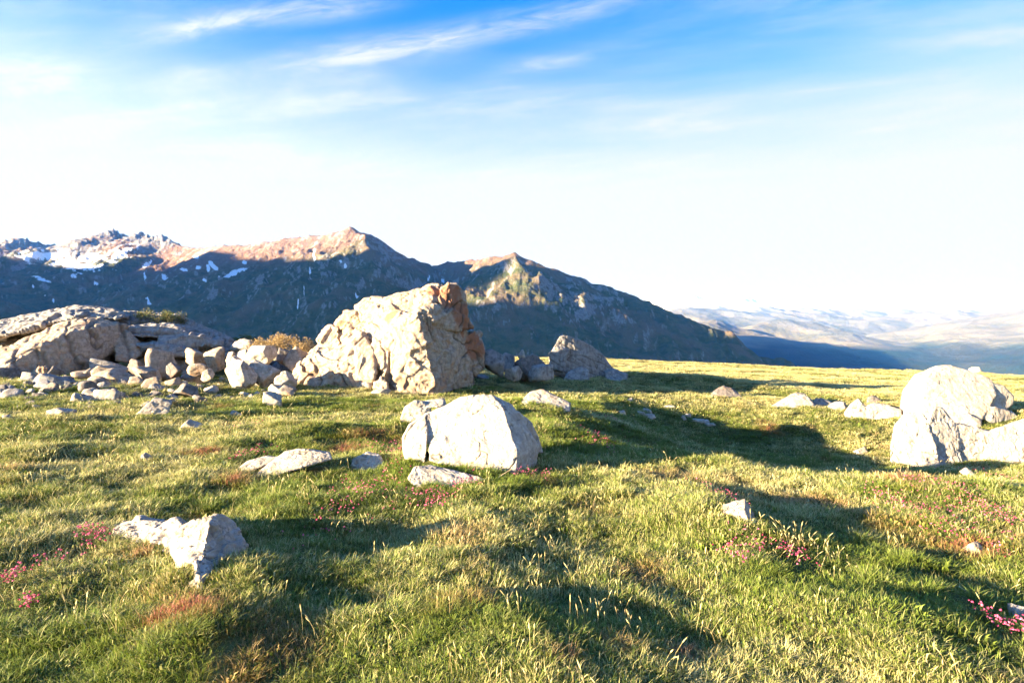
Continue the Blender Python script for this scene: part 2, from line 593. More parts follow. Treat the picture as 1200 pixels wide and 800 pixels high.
def build_far():
    # valley hills to the right, 5 to 15 km off
    x, y = polar_grid(8, 62, 620, 8000, 28000, 170)
    L = [
        ([P3(760, 372, 14350), P3(800, 380, 14350), (P3(835, 378, 15050)), P3(880, 384, 15750), P3(915, 376, 17150), P3(950, 380, 17500), P3(985, 392, 16800), P3(1015, 408, 15750)], 0.30),
        ([P3(835, 378, 15050), P3(850, 400, 13650), P3(880, 425, 12250), P3(900, 450, 10500)], 0.24),
        ([P3(915, 376, 17150), P3(960, 402, 15400), P3(990, 425, 13650), P3(1010, 450, 11400)], 0.24),
        ([P3(1030, 418, 15050), P3(1080, 402, 15400), P3(1130, 388, 15750), P3(1200, 369, 16300), P3(1290, 350, 17150), P3(1450, 330, 18400)], 0.26),
        ([P3(1130, 388, 15750), P3(1110, 410, 13650), P3(1090, 440, 11550)], 0.24),
        ([P3(1220, 366, 16300), P3(1215, 400, 12800), P3(1200, 435, 10500)], 0.24),
        ([P3(700, 366, 21900), P3(800, 360, 22750), P3(900, 366, 23600), P3(1000, 372, 23600), P3(1100, 374, 23600), P3(1200, 362, 24500), P3(1400, 350, 25400)], 0.34),
    ]
    wx = x + 260 * fbm(x / 1800, y / 1800, oct=3, seed=71)
    wy = y + 260 * fbm(x / 1800, y / 1800, oct=3, seed=72)
    h, d = ridge_field(wx, wy, L, -1500)
    h = h + 230 * (fbm(wx / 3000, wy / 3000, oct=7, seed=73, ridged=True, gain=0.46) - 0.5) * smooth(-1500, 0, h)
    nz = slope_of(x, y, h)
    rock = smooth(0.9, 0.7, nz) * 0.5
    wood_shade = smooth(60, -240, h + 420 * fbm(x / 1700, y / 1700, oct=5, seed=77))  # dark woods on low ground, also painting in valley shade
    scree = 0.15 * smooth(0.35, 0.8, fbm(x / 1500, y / 700, oct=4, seed=75) + 0.5)
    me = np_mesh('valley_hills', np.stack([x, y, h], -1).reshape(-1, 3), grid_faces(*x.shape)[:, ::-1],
                 {'scree': scree.ravel(), 'rock': rock.ravel(), 'snow': np.zeros(x.size), 'wood_shade': wood_shade.ravel()})
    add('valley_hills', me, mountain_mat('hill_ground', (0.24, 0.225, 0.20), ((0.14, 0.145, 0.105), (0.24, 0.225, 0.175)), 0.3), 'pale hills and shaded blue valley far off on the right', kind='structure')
    # distant mountains
    x, y = polar_grid(0, 60, 520, 21500, 45000, 120)
    L = [
        ([P3(700, 352, 31100), P3(780, 350, 29800), P3(800, 346, 29800), P3(825, 350, 29800), P3(850, 345, 30400), P3(880, 351, 31100), P3(905, 347, 31100), P3(930, 354, 31100),
          P3(975, 351, 31750), P3(1000, 356, 32400), P3(1040, 352, 32400), P3(1080, 350, 32400), P3(1120, 344, 32400), P3(1160, 340, 32400), P3(1200, 346, 33000), P3(1300, 340, 33650), P3(1500, 345, 34950)], 0.5),
        ([P3(740, 372, 24600), P3(800, 362, 25250), P3(850, 370, 24600), P3(920, 364, 25250), P3(1000, 372, 24600), P3(1080, 362, 25250), P3(1180, 366, 24600), P3(1300, 362, 25250)], 0.45),
    ]
    wx = x + 500 * fbm(x / 3500, y / 3500, oct=3, seed=81)
    wy = y + 500 * fbm(x / 3500, y / 3500, oct=3, seed=82)
    h, d = ridge_field(wx, wy, L, -1600)
    h = h + 220 * (fbm(wx / 2600, wy / 2600, oct=6, seed=83, ridged=True) - 0.45) * smooth(-900, 300, h)
    nz = slope_of(x, y, h)
    me = np_mesh('distant_mountains', np.stack([x, y, h], -1).reshape(-1, 3), grid_faces(*x.shape)[:, ::-1],
                 {'scree': np.full(x.size, 0.15), 'rock': (0.6 * smooth(0.9, 0.6, nz)).ravel(),
                  'snow': (0.6 * smooth(1200, 1900, h + 500 * fbm(x / 900, y / 900, oct=4, seed=84))).ravel()})
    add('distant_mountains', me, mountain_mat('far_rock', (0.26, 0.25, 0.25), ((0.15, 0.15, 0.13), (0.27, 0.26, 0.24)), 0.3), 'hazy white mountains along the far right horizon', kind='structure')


build_far()


def build_west_ridge():
    """the ridge on the sunward side of the valley, out of the frame: its shade lies over the lower slopes"""
    c, s = math.cos(SUN_BACK), math.sin(SUN_BACK)
    tn = math.tan(SUN_EL)
    tr = -6000.0
    # crest shaped to lay the shade edge on the range: (across the light, height)
    prof = []
    prof = [(1900, 1480), (2420, 1440), (2540, 1340), (2830, 1350), (3000, 1700), (3230, 1760), (3440, 1700), (3580, 1560), (4100, 1570), (4300, 1620), (4850, 1620), (5150, 1700), (5750, 1780), (5950, 1460), (6600, 1440), (7100, 1500), (7300, 1000), (9500, 900)]
    ss = np.array([p[0] for p in prof])
    hh = np.array([p[1] for p in prof])
    S = np.linspace(300, 9500, 270)
    H = np.interp(S, ss, hh)
    H = H * 1.0
    H = np.where(S < 2000, hh[0] - (2000 - S) * 1.1, H)
    H = np.where(S > ss[-1], hh[-1] - (S - ss[-1]) * 0.1, H)
    H = np.maximum(H, -1500) + 26 * fbm(S / 300, S * 0, oct=4, seed=91)
    W = np.linspace(-1, 1, 61)
    SS, WW = np.meshgrid(S, W, indexing='ij')
    base = -1600.0
    HH = H[:, None] + (base - H[:, None]) * np.abs(WW) ** 1.1 
    HH = HH + 160 * np.abs(WW) * (1 - np.abs(WW)) * 4 * fbm(SS / 500, WW * 3, oct=5, seed=93, ridged=True)
    HH = np.where(np.abs(WW) < 1e-6, H[:, None], HH)
    T = tr + WW * (0.75 * np.maximum(H[:, None] - base, 200))
    x = T * c - SS * s
    y = T * s + SS * c
    nz = slope_of(x, y, HH)
    me = np_mesh('west_ridge', np.stack([x, y, HH], -1).reshape(-1, 3), grid_faces(*x.shape),
                 {'scree': smooth(500, 1200, HH).ravel(), 'rock': smooth(0.85, 0.6, nz).ravel(), 'snow': np.zeros(x.size)})
    add('west_ridge', me, mountain_mat('west_rock'), 'high mountain ridge on the sunward side of the valley', kind='structure')


build_west_ridge()

# ------------------------------------------------------------------ rocks
def rock_mat(name, base, dark, warm, warm_amt, speck=0.5):
    m, t = new_mat(name)
    tc = t.n('ShaderNodeTexCoord')
    p = tc.outputs['Object']
    n1 = t.noise(p, 1.3, 6, 0.62)
    n2 = t.noise(p, 7.0, 6, 0.68)
    n3 = t.noise(p, 32.0, 4, 0.7)
    mp = t.n('ShaderNodeMapping')
    mp.inputs['Rotation'].default_value = (0.5, 0.25, 0.3)
    mp.inputs['Scale'].default_value = (1.0, 1.0, 5.0)
    t.link(p, mp.inputs[0])
    n4 = t.noise(mp.outputs[0], 2.2, 6, 0.7, 0.6)
    c = t.mix(t.sstep(n2, 0.36, 0.66), dark, base)
    c = t.mix(t.math('MULTIPLY', t.sstep(n4, 0.5, 0.7), 0.55), c, tuple(min(1, b * 1.25) for b in base))
    c = t.mix(t.math('MULTIPLY', t.sstep(n1, 0.52, 0.66), warm_amt), c, warm)
    # water stains run down the faces
    mp2 = t.n('ShaderNodeMapping')
    mp2.inputs['Scale'].default_value = (5.0, 5.0, 0.7)
    t.link(p, mp2.inputs[0])
    n5 = t.noise(mp2.outputs[0], 1.4, 5, 0.65, 0.4)
    c = t.mix(t.math('MULTIPLY', t.sstep(n5, 0.52, 0.68), 0.8), c, tuple(d * 0.7 for d in dark))
    # lichen and dirt
    li = t.math('MULTIPLY', t.sstep(n3, 0.54, 0.62), t.math('MULTIPLY', t.sstep(n2, 0.46, 0.58), speck))
    c = t.mix(li, c, tuple(d * 0.45 for d in dark))
    # rust stained parts and joints that hold soil
    c = t.mix(t.math('MULTIPLY', t.sstep(t.math('MULTIPLY', t.attr('rust').outputs['Fac'], t.math('ADD', n2, t.math('MULTIPLY', n1, 0.6))), 0.42, 0.72), 0.85), c, (0.25, 0.105, 0.055))
    c = t.mix(t.math('MULTIPLY', t.attr('crack').outputs['Fac'], 0.75), c, (0.07, 0.055, 0.04))
    h = t.math('ADD', t.math('MULTIPLY', n2, 0.7), t.math('MULTIPLY', n3, 0.3))
    h = t.math('ADD', h, t.math('MULTIPLY', n4, 0.6))
    bp = t.n('ShaderNodeBump')
    bp.inputs['Strength'].default_value = 0.75
    bp.inputs['Distance'].default_value = 0.05
    t.link(h, bp.inputs['Height'])
    b = t.n('ShaderNodeBsdfPrincipled')
    b.inputs['Roughness'].default_value = 0.92
    b.inputs['Specular IOR Level'].default_value = 0.2
    t.link(c, b.inputs['Base Color'])
    t.link(bp.outputs[0], b.inputs['Normal'])
    o = t.n('ShaderNodeOutputMaterial')
    t.link(b.outputs[0], o.inputs[0])
    return m


PALE = rock_mat('pale_limestone', (0.42, 0.38, 0.325), (0.24, 0.21, 0.17), (0.36, 0.24, 0.14), 0.45, 0.8)
TAN = rock_mat('tan_limestone', (0.40, 0.325, 0.245), (0.24, 0.185, 0.135), (0.36, 0.20, 0.10), 0.6, 0.7)
BUFF = rock_mat('buff_limestone', (0.37, 0.30, 0.23), (0.22, 0.175, 0.13), (0.36, 0.19, 0.09), 0.65)
GREY = rock_mat('grey_limestone', (0.30, 0.285, 0.265), (0.17, 0.16, 0.15), (0.27, 0.20, 0.14), 0.35)
DARK = rock_mat('dark_rock', (0.19, 0.17, 0.155), (0.10, 0.09, 0.085), (0.22, 0.13, 0.085), 0.5)
WHITE = rock_mat('white_limestone', (0.45, 0.41, 0.345), (0.29, 0.255, 0.21), (0.40, 0.29, 0.19), 0.4, 0.75)
ROCK_CELLS = []
CELL = 0.05


def mark_cells(v):
    ok = (np.hypot(v[:, 0], v[:, 1]) < 45)
    v = v[ok]
    up = v[:, 2] - ground_z(v[:, 0], v[:, 1])
    v = v[up > 0.015]
    c = np.unique(np.stack([np.floor(v[:, 0] / CELL), np.floor(v[:, 1] / CELL)], 1).astype(np.int64), axis=0)
    ROCK_CELLS.append(c[:, 0] * 100000 + c[:, 1])


def vert_normals(v, f):
    n = np.zeros_like(v)
    a, b, c, = v[f[:, 0]], v[f[:, 1]], v[f[:, 2]]
    fn = np.cross(b - a, c - a) if f.shape[1] == 3 else np.cross(c - a, v[f[:, 3]] - b)
    for k in range(f.shape[1]):
        np.add.at(n, f[:, k], fn)
    return n / (np.linalg.norm(n, axis=1, keepdims=True) + 1e-12)


def remeshed(chunks, voxel):
    """one closed dense skin round a set of convex chunks"""
    bm = bmesh.new()
    for pts in chunks:
        vs = [bm.verts.new(p) for p in pts]
        r = bmesh.ops.convex_hull(bm, input=vs)
        junk = list({g for g in r['geom_interior'] + r['geom_unused'] if isinstance(g, bmesh.types.BMVert) and g.is_valid})
        if junk:
            bmesh.ops.delete(bm, geom=junk, context='VERTS')
    me = bpy.data.meshes.new('tmp')
    bm.to_mesh(me)
    bm.free()
    o = bpy.data.objects.new('tmp', me)
    col.objects.link(o)
    md = o.modifiers.new('r', 'REMESH')
    md.mode = 'VOXEL'
    md.voxel_size = voxel
    ev = o.evaluated_get(bpy.context.evaluated_depsgraph_get())
    m2 = ev.to_mesh()
    v = np.zeros(len(m2.vertices) * 3, np.float32)
    m2.vertices.foreach_get('co', v)
    f = np.zeros(len(m2.loops), np.int32)
    m2.loops.foreach_get('vertex_index', f)
    e = np.zeros(len(m2.edges) * 2, np.int32)
    m2.edges.foreach_get('vertices', e)
    quad = all(p.loop_total == 4 for p in m2.polygons[:50])
    ev.to_mesh_clear()
    bpy.data.objects.remove(o)
    bpy.data.meshes.remove(me)
    v = v.reshape(-1, 3).astype(float)
    f = f.reshape(-1, 4)
    e = e.reshape(-1, 2)
    deg = np.bincount(e.ravel(), minlength=len(v))[:, None]
    for _ in range(2):
        s = np.zeros_like(v)
        np.add.at(s, e[:, 0], v[e[:, 1]])
        np.add.at(s, e[:, 1], v[e[:, 0]])
        v = 0.4 * v + 0.6 * s / np.maximum(deg, 1)
    return v, f


def weather(v, f, size, seed, chip=1.0, crackw=1.0, strata=None):
    """breaks a smooth skin into chipped, jointed, pitted rock; returns vertices and a joint mask"""
    n = vert_normals(v, f)
    q = v / size
    q = q + 0.22 * np.stack([fbm(q[:, 0] * 1.7, q[:, 1] * 1.7, q[:, 2] * 1.7, 4, seed + k) for k in range(3)], 1)
    rs = np.random.default_rng(seed)
    rot = np.linalg.qr(rs.normal(size=(3, 3)))[0]
    qr = q @ rot
    # plates that broke off along uneven planes
    f1, f2, cid = worley(qr * np.array([2.2, 3.6, 5.0]) + seed, seed)
    d = chip * 0.036 * size * (cid - 0.5) * smooth(0.0, 0.10, f2 - f1)
    g1, g2, gid = worley(qr[:, [1, 2, 0]] * np.array([6.0, 9.0, 13.0]) + seed + 5, seed + 9)
    d += chip * 0.014 * size * (gid - 0.5) * smooth(0.0, 0.12, g2 - g1)
    # long open joints: the zero lines of a stretched noise
    z1 = np.abs(fbm(qr[:, 0] * 0.8, qr[:, 1] * 2.2, qr[:, 2] * 1.5, 3, seed + 21))
    z2 = np.abs(fbm(qr[:, 1] * 0.9, qr[:, 2] * 2.6, qr[:, 0] * 1.6, 3, seed + 23))
    m1 = smooth(0.0, 0.22, fbm(q[:, 0] * 1.6, q[:, 1] * 1.6, q[:, 2] * 1.6, 2, seed + 4))
    m2 = smooth(0.0, 0.22, fbm(q[:, 0] * 1.6, q[:, 1] * 1.6, q[:, 2] * 1.6, 2, seed + 5))
    ck = np.maximum(smooth(0.032 * crackw, 0.0, z1) * m1, smooth(0.028 * crackw, 0.0, z2) * m2)
    d -= 0.024 * size * ck * crackw
    ck2 = smooth(0.05, 0.0, g2 - g1) * smooth(0.08, 0.25, fbm(q[:, 0] * 4, q[:, 1] * 4, q[:, 2] * 4, 2, seed + 6))
    d -= 0.006 * size * ck2
    d += 0.034 * size * fbm(q[:, 0] * 2.3, q[:, 1] * 2.3, q[:, 2] * 2.3, 6, seed + 11, gain=0.58)
    d += 0.010 * size * chip * fbm(q[:, 0] * 9, q[:, 1] * 9, q[:, 2] * 9, 3, seed + 12, ridged=True)
    d -= 0.016 * size * np.maximum(0, fbm(q[:, 0] * 13, q[:, 1] * 13, q[:, 2] * 13, 3, seed + 13))
    if strata:
        ax = np.array(strata[0], float)
        ax /= np.linalg.norm(ax)
        h = (v @ ax) / strata[1] + 0.35 * fbm(q[:, 0] * 2, q[:, 1] * 2, q[:, 2] * 2, 3, seed + 15)
        fr = h - np.floor(h)
        st = smooth(0.16, 0.0, np.minimum(fr, 1 - fr)) * smooth(-0.25, 0.15, perlin(q[:, 0] * 2, q[:, 1] * 2, q[:, 2] * 2, seed + 17))
        d -= strata[2] * st
        d += strata[2] * 0.7 * (_hash(np.floor(h).astype(np.int64), h.astype(np.int64) * 0, h.astype(np.int64) * 0, seed) / 4294967295.0 - 0.5)
        ck = np.maximum(ck, 0.8 * st)
    return v + n * d[:, None], np.clip(ck + 0.5 * ck2, 0, 1)


def rock(name, label, category, base, chunks, mat, seed, size=1.0, voxel=None, chip=1.0, crackw=1.0, strata=None, d=None, rust=None, group=None, bury=0):
    """chunks: convex pieces, each a list of (px, py, depth offset in metres) corners"""
    D = d if d else hit(*base)
    world = []
    for ch in chunks:
        world.append([at(px, py, D + dd) for (px, py, dd) in ch])
    bx, by, _ = at(base[0], base[1], D)
    org = np.array([bx, D, float(ground_z(bx, D))])
    v, f = remeshed([[tuple(np.array(p) - org) for p in ch] for ch in world], voxel or max(0.009, D / 568 * 0.85))
    v, ck = weather(v, f, size, seed, chip, crackw, strata)
    rs = np.zeros(len(v))
    for (px, py, dd, rad) in (rust or []):
        c = np.array(at(px, py, D + dd)) - org
        rs = np.maximum(rs, smooth(rad, rad * 0.3, np.linalg.norm(v - c, axis=1)))
    mark_cells(v + org)
    me = np_mesh(name, v, f, {'crack': ck, 'rust': rs})
    o = add(name, me, mat, label, category, group)
    o.location = org
    return o


def back(pts, dd, drop=0):
    """the same outline again farther off, to close a chunk at its rear"""
    return pts + [(px, py + drop, k + dd) for px, py, k in pts]


# --- the great rock in the middle
MD = hit(470, 459)
rock('boulder', 'great jagged pale rock, the tallest in the meadow, with a rust orange knob on top', 'rock', (470, 459), [
    # core: lit flank, sharp edge, shaded right face
    [(489, 366, 0), (514, 462, -0.25), (430, 470, 0.1), (352, 466, 0.9), (372, 418, 1.1), (398, 388, 1.5), (428, 366, 1.7), (503, 350, 1.5), (512, 352, 1.2), (546, 378, 1.6), (553, 452, 1.7),
     (400, 410, 3.6), (440, 376, 3.6), (540, 380, 3.4), (553, 455, 3.4), (360, 470, 3.4)],
    # buttress slabs on the lit side, with gaps between
    back([(337, 448, 0.1), (345, 474, -0.1), (385, 478, -0.45), (404, 440, -0.15), (398, 408, 0.35), (378, 404, 0.7), (352, 424, 0.5)], 1.5),
    back([(392, 408, 0.1), (426, 392, 0.35), (437, 412, 0.0), (440, 440, -0.35), (424, 472, -0.55), (400, 472, -0.5), (390, 440, -0.1)], 1.5),
    back([(440, 395, 0.2), (470, 374, 0.3), (490, 368, -0.05), (503, 415, -0.22), (514, 470, -0.42), (470, 474, -0.6), (455, 440, -0.3), (437, 420, 0.0)], 1.5),
    back([(440, 448, -0.5), (452, 436, -0.45), (458, 476, -0.75), (440, 478, -0.75)], 0.8),
    # ridge blocks
    back([(372, 398, 1.1), (386, 382, 1.3), (396, 384, 1.2), (398, 402, 0.9), (384, 412, 0.9)], 1.2),
    back([(394, 380, 1.3), (404, 367, 1.5), (418, 366, 1.5), (422, 378, 1.2), (408, 390, 1.1)], 1.2),
    back([(418, 360, 1.5), (428, 352, 1.6), (448, 351, 1.6), (456, 362, 1.2), (440, 376, 1.0), (424, 376, 1.1)], 1.4),
    back([(450, 352, 1.5), (468, 345, 1.5), (492, 341, 1.5), (498, 354, 1.0), (470, 366, 0.8), (452, 364, 1.0)], 1.4),
    back([(490, 344, 1.3), (505, 335, 1.4), (514, 335, 1.4), (515, 352, 1.0), (496, 362, 0.5)], 1.4),
    # the rusty knob and the overhanging layers below it
    back([(514, 346, 1.0), (516, 337, 1.1), (526, 331, 1.2), (536, 333, 1.3), (543, 340, 1.5), (546, 362, 1.5), (547, 380, 1.5), (518, 366, 0.8)], 1.3),
    back([(496, 362, 0.25), (512, 358, 0.5), (520, 370, 0.55), (508, 377, 0.3), (492, 372, 0.05)], 1.2),
    back([(512, 374, 0.45), (530, 362, 0.9), (548, 374, 1.3), (553, 384, 1.35), (536, 388, 0.95), (514, 384, 0.5)], 1.2),
    back([(546, 392, 1.55), (556, 388, 1.9), (562, 390, 2.1), (566, 408, 2.1), (566, 430, 2.1), (556, 440, 1.8), (546, 432, 1.5)], 1.2),
    back([(526, 424, 0.9), (540, 414, 1.2), (550, 424, 1.4), (546, 444, 1.2), (530, 446, 0.8)], 0.8),
], TAN, 103, size=3.0, chip=1.5, crackw=1.3,
    rust=[(530, 345, 1.0, 0.9), (542, 368, 1.2, 0.8), (558, 405, 1.8, 0.9), (460, 372, 0.5, 0.45), (508, 342, 1.2, 0.5), (548, 388, 1.3, 0.5), (400, 380, 1.3, 0.3)])

# --- pale boulder in the middle of the meadow
rock('boulder', 'large white boulder with a smooth sunlit front, alone in the middle of the meadow', 'rock', (550, 544), [
    [(501, 484, 0.42), (503, 540, 0.0), (560, 556, -0.12), (604, 560, -0.12), (606, 530, -0.02), (590, 478, 0.32), (576, 462, 0.55), (562, 462, 0.55), (540, 466, 0.5),
     (618, 505, 0.45), (633, 523, 0.7), (628, 545, 0.6), (600, 475, 0.65), (520, 482, 1.3), (575, 468, 1.2), (628, 525, 1.3), (505, 545, 1.3), (620, 555, 1.3)],
    back([(472, 513, 0.20), (480, 497, 0.28), (501, 484, 0.40), (501, 510, 0.16), (498, 542, 0.0), (474, 538, 0.1)], 0.7),
    back([(606, 482, 0.6), (622, 494, 0.75), (631, 512, 0.85), (636, 530, 0.9), (618, 530, 0.55)], 0.6),
], WHITE, 131, size=1.1, chip=0.45, crackw=0.7)
rock('boulder', 'low jagged stone just behind the left end of the white boulder', 'rock', (480, 497), [
    back([(466, 498, 0.0), (474, 478, 0.1), (486, 469, 0.15), (497, 470, 0.2), (505, 480, 0.15), (500, 500, -0.05)], 0.6),
    back([(494, 470, 0.3), (520, 467, 0.4), (524, 476, 0.2), (500, 478, 0.1)], 0.4),
], PALE, 133, size=0.7)
rock('slab', 'flat blue grey slab sunk in the turf in front of the white boulder', 'rock', (530, 572), [
    back([(478, 560, 0.05), (486, 547, 0.2), (505, 545, 0.3), (535, 552, 0.28), (556, 557, 0.2), (580, 566, 0.15), (581, 576, 0.02), (530, 582, -0.08), (490, 574, -0.05)], 0.32),
], PALE, 135, size=0.5, chip=0.7)
rock('boulder', 'small rounded grey rock beside pink flowers, left of the flat slab', 'rock', (430, 553), [
    back([(409, 556, 0.05), (414, 538, 0.12), (430, 530, 0.18), (444, 532, 0.2), (453, 546, 0.18), (448, 560, 0.0)], 0.4),
], PALE, 137, size=0.45)

# --- near rock, lower left
rock('boulder', 'L shaped pale rock with a steep shaded end, in the turf at lower left', 'rock', (226, 690), [
    [(204, 622, 0.62), (226, 608, 0.62), (247, 604, 0.50), (262, 606, 0.66), (280, 617, 0.72), (287, 634, 0.66), (272, 654, 0.45), (254, 690, 0.16), (238, 640, 0.30), (230, 684, 0.00), (214, 690, 0.12),
     (216, 650, 0.40), (221, 722, 0.05), (250, 716, 0.15), (286, 672, 0.60), (240, 640, 1.0), (276, 640, 1.0), (210, 650, 0.9)],
    back([(132, 620, 0.92), (146, 612, 0.95), (154, 616, 0.88), (168, 642, 0.70), (160, 662, 0.66), (134, 650, 0.82)], 0.3),
    back([(149, 612, 0.95), (166, 606, 0.98), (172, 610, 0.92), (192, 636, 0.66), (184, 660, 0.58), (160, 650, 0.76)], 0.3),
    back([(170, 610, 0.94), (186, 611, 0.90), (208, 630, 0.62), (204, 660, 0.50), (182, 650, 0.62)], 0.3),
    back([(188, 612, 0.90), (208, 609, 0.80), (224, 622, 0.52), (218, 664, 0.36), (200, 646, 0.52)], 0.35),
    back([(272, 630, 0.62), (284, 630, 0.64), (288, 638, 0.62), (278, 652, 0.54)], 0.15),
    back([(222, 664, 0.16), (232, 652, 0.12), (236, 690, -0.02), (224, 700, -0.02)], 0.3),
], PALE, 158, size=0.75, chip=1.5, crackw=0.7)
rock('slab', 'thin humped pale rock lying in lit grass above the L shaped rock', 'rock', (330, 557), [
    back([(293, 560, 0.02), (312, 546, 0.1), (334, 529, 0.3), (350, 526, 0.32), (368, 527, 0.3), (386, 530, 0.32), (389, 538, 0.26), (358, 546, 0.1), (320, 558, -0.02)], 0.25),
    back([(268, 556, 0.1), (290, 541, 0.25), (312, 534, 0.36), (326, 535, 0.34), (308, 546, 0.18), (284, 556, 0.06)], 0.16),
], PALE, 153, size=0.5, chip=0.8)

# --- right hand group
rock('boulder', 'big domed pale boulder at the right edge of the meadow, shaded on its left side', 'rock', (1110, 494), [
    [(1053, 482, 0.7), (1058, 456, 0.7), (1072, 438, 0.75), (1098, 428, 0.8), (1112, 427, 0.85), (1128, 434, 0.8), (1150, 438, 0.9), (1163, 446, 0.9), (1168, 462, 0.6), (1150, 492, 0.0), (1100, 498, -0.1),
     (1062, 494, 0.2), (1086, 440, 0.4), (1078, 480, 0.0), (1060, 485, 1.7), (1100, 432, 1.7), (1160, 446, 1.8), (1170, 490, 1.7)],
    back([(1160, 448, 0.8), (1176, 452, 0.95), (1188, 464, 1.05), (1187, 474, 1.0), (1172, 484, 0.8), (1158, 482, 0.6)], 0.9),
    back([(1146, 482, 0.2), (1166, 476, 0.3), (1186, 482, 0.6), (1196, 490, 0.7), (1160, 498, 0.1)], 0.8),
    back([(1112, 488, -0.2), (1135, 484, -0.15), (1150, 492, -0.1), (1150, 502, -0.25), (1120, 500, -0.3)], 0.5),
], WHITE, 161, size=0.95, chip=0.35, crackw=1.1)
rock('boulder', 'broad cracked white ledge running out of the right edge above the pink flowers', 'rock', (1070, 545), [
    [(1042, 530, 0.1), (1048, 498, 0.35), (1062, 482, 0.5), (1080, 483, 0.5), (1090, 500, 0.25), (1100, 535, -0.05), (1070, 550, -0.1), (1044, 545, 0.0), (1050, 500, 1.2), (1090, 495, 1.2), (1100, 540, 1.0)],
    back([(1088, 492, 0.35), (1096, 476, 0.55), (1104, 478, 0.6), (1122, 500, 0.6), (1130, 560, 0.2), (1098, 565, 0.0)], 0.8),
    back([(1112, 494, 0.6), (1140, 500, 0.7), (1160, 505, 0.8), (1166, 575, 0.5), (1120, 575, 0.25)], 0.9),
    back([(1150, 508, 0.7), (1175, 500, 0.8), (1215, 486, 0.9), (1290, 490, 1.0), (1300, 590, 0.5), (1215, 595, 0.15), (1180, 580, 0.25), (1150, 565, 0.4)], 1.2),
    back([(1058, 560, -0.35), (1066, 546, -0.2), (1086, 528, 0.05), (1102, 540, -0.1), (1106, 552, -0.2), (1098, 572, -0.4), (1064, 572, -0.45)], 0.5),
], WHITE, 163, size=0.95, chip=1.0, crackw=1.3)
rock('stone', 'small pale stone among magenta flowers under the white ledge', 'stone', (1138, 560), [
    back([(1124, 552, 0.1), (1132, 547, 0.14), (1150, 560, 0.1), (1150, 566, 0.02), (1136, 562, 0.0)], 0.15)], WHITE, 165, size=0.25)
rock('boulder', 'low pale two humped rock left of the big domed boulder', 'rock', (1020, 491), [
    back([(989, 484, 0.1), (996, 474, 0.25), (1006, 467, 0.3), (1014, 476, 0.2), (1012, 496, -0.05), (992, 494, 0.0)], 0.6),
    back([(1010, 478, 0.2), (1024, 472, 0.3), (1040, 474, 0.3), (1056, 480, 0.3), (1058, 494, 0.0), (1030, 497, -0.1), (1012, 496, -0.05)], 0.6),
], WHITE, 167, size=0.8)
rock('boulder', 'pointed pale rock on the edge of the shade, left of the two humped rock', 'rock', (930, 478), [
    back([(900, 478, 0.3), (915, 469, 0.35), (932, 460, 0.5), (942, 461, 0.5), (950, 468, 0.4), (958, 480, 0.1), (930, 484, -0.1), (902, 482, 0.0)], 0.8),
], PALE, 169, size=0.9, chip=1.2)
rock('stone', 'shaded grey stone touching the pointed pale rock', 'stone', (968, 477), [
    back([(951, 475, 0.2), (955, 467, 0.3), (964, 467, 0.3), (976, 472, 0.3), (984, 478, 0.2), (978, 484, 0.0), (955, 482, 0.0)], 0.5)], GREY, 171, size=0.7)
rock('stone', 'dark stone peeping up behind the two humped rock', 'stone', (1024, 478), [
    back([(1014, 478, 0.2), (1017, 465, 0.3), (1024, 463, 0.3), (1032, 468, 0.3), (1034, 480, 0.2)], 0.5)], DARK, 173, size=0.7, d=hit(1024, 474))
rock('boulder', 'dark grey rock standing alone in the shaded grass right of the centre', 'rock', (850, 467), [
    back([(830, 466, 0.3), (838, 457, 0.4), (848, 452, 0.5), (858, 455, 0.5), (866, 462, 0.4), (874, 468, 0.3), (860, 474, 0.0), (834, 472, 0.0)], 0.9),
], DARK, 175, size=0.9)
rock('slab', 'flat sunlit stone in the grass behind the white boulder', 'rock', (640, 478), [
    back([(610, 470, 0.3), (622, 459, 0.6), (636, 456, 0.7), (644, 463, 0.5), (668, 472, 0.35), (668, 482, 0.0), (640, 484, -0.1), (616, 476, 0.1)], 0.5)], PALE, 177, size=0.6)

# --- slab rock behind, right of the great rock
SD = hit(700, 445)
rock('boulder', 'tilted blue grey slab rock with a pale tip, right of the great rock', 'rock', (700, 445), [
    [(643, 430, 0.2), (646, 412, 0.2), (655, 395, 0.4), (661, 392, 0.5), (669, 393, 0.6), (692, 404, 1.2), (704, 413, 1.5), (716, 428, 1.9), (726, 442, 2.0), (700, 452, 1.0), (660, 440, 0.3), (650, 440, 0.2),
     (650, 412, 2.2), (668, 397, 2.4), (705, 416, 2.9), (730, 446, 3.0)],
    back([(643, 414, 0.0), (652, 406, 0.0), (668, 410, 0.2), (660, 436, 0.0), (645, 432, 0.0)], 0.8),
    back([(708, 436, 0.9), (718, 432, 1.1), (736, 438, 1.2), (734, 448, 0.8), (712, 450, 0.6)], 0.9),
    back([(712, 444, 0.2), (728, 444, 0.4), (733, 452, 0.2), (730, 460, -0.2), (714, 454, 0.0)], 0.6),
], GREY, 181, size=1.6, chip=0.7, strata=((0.55, -0.35, 0.75), 0.22, 0.03))
rock('boulder', 'low weathered block at the foot of the tilted slab rock', 'rock', (675, 446), [
    back([(660, 444, 0.2), (668, 434, 0.35), (682, 429, 0.4), (690, 434, 0.4), (690, 450, 0.0), (664, 450, 0.0)], 0.7)], GREY, 183, size=0.8)

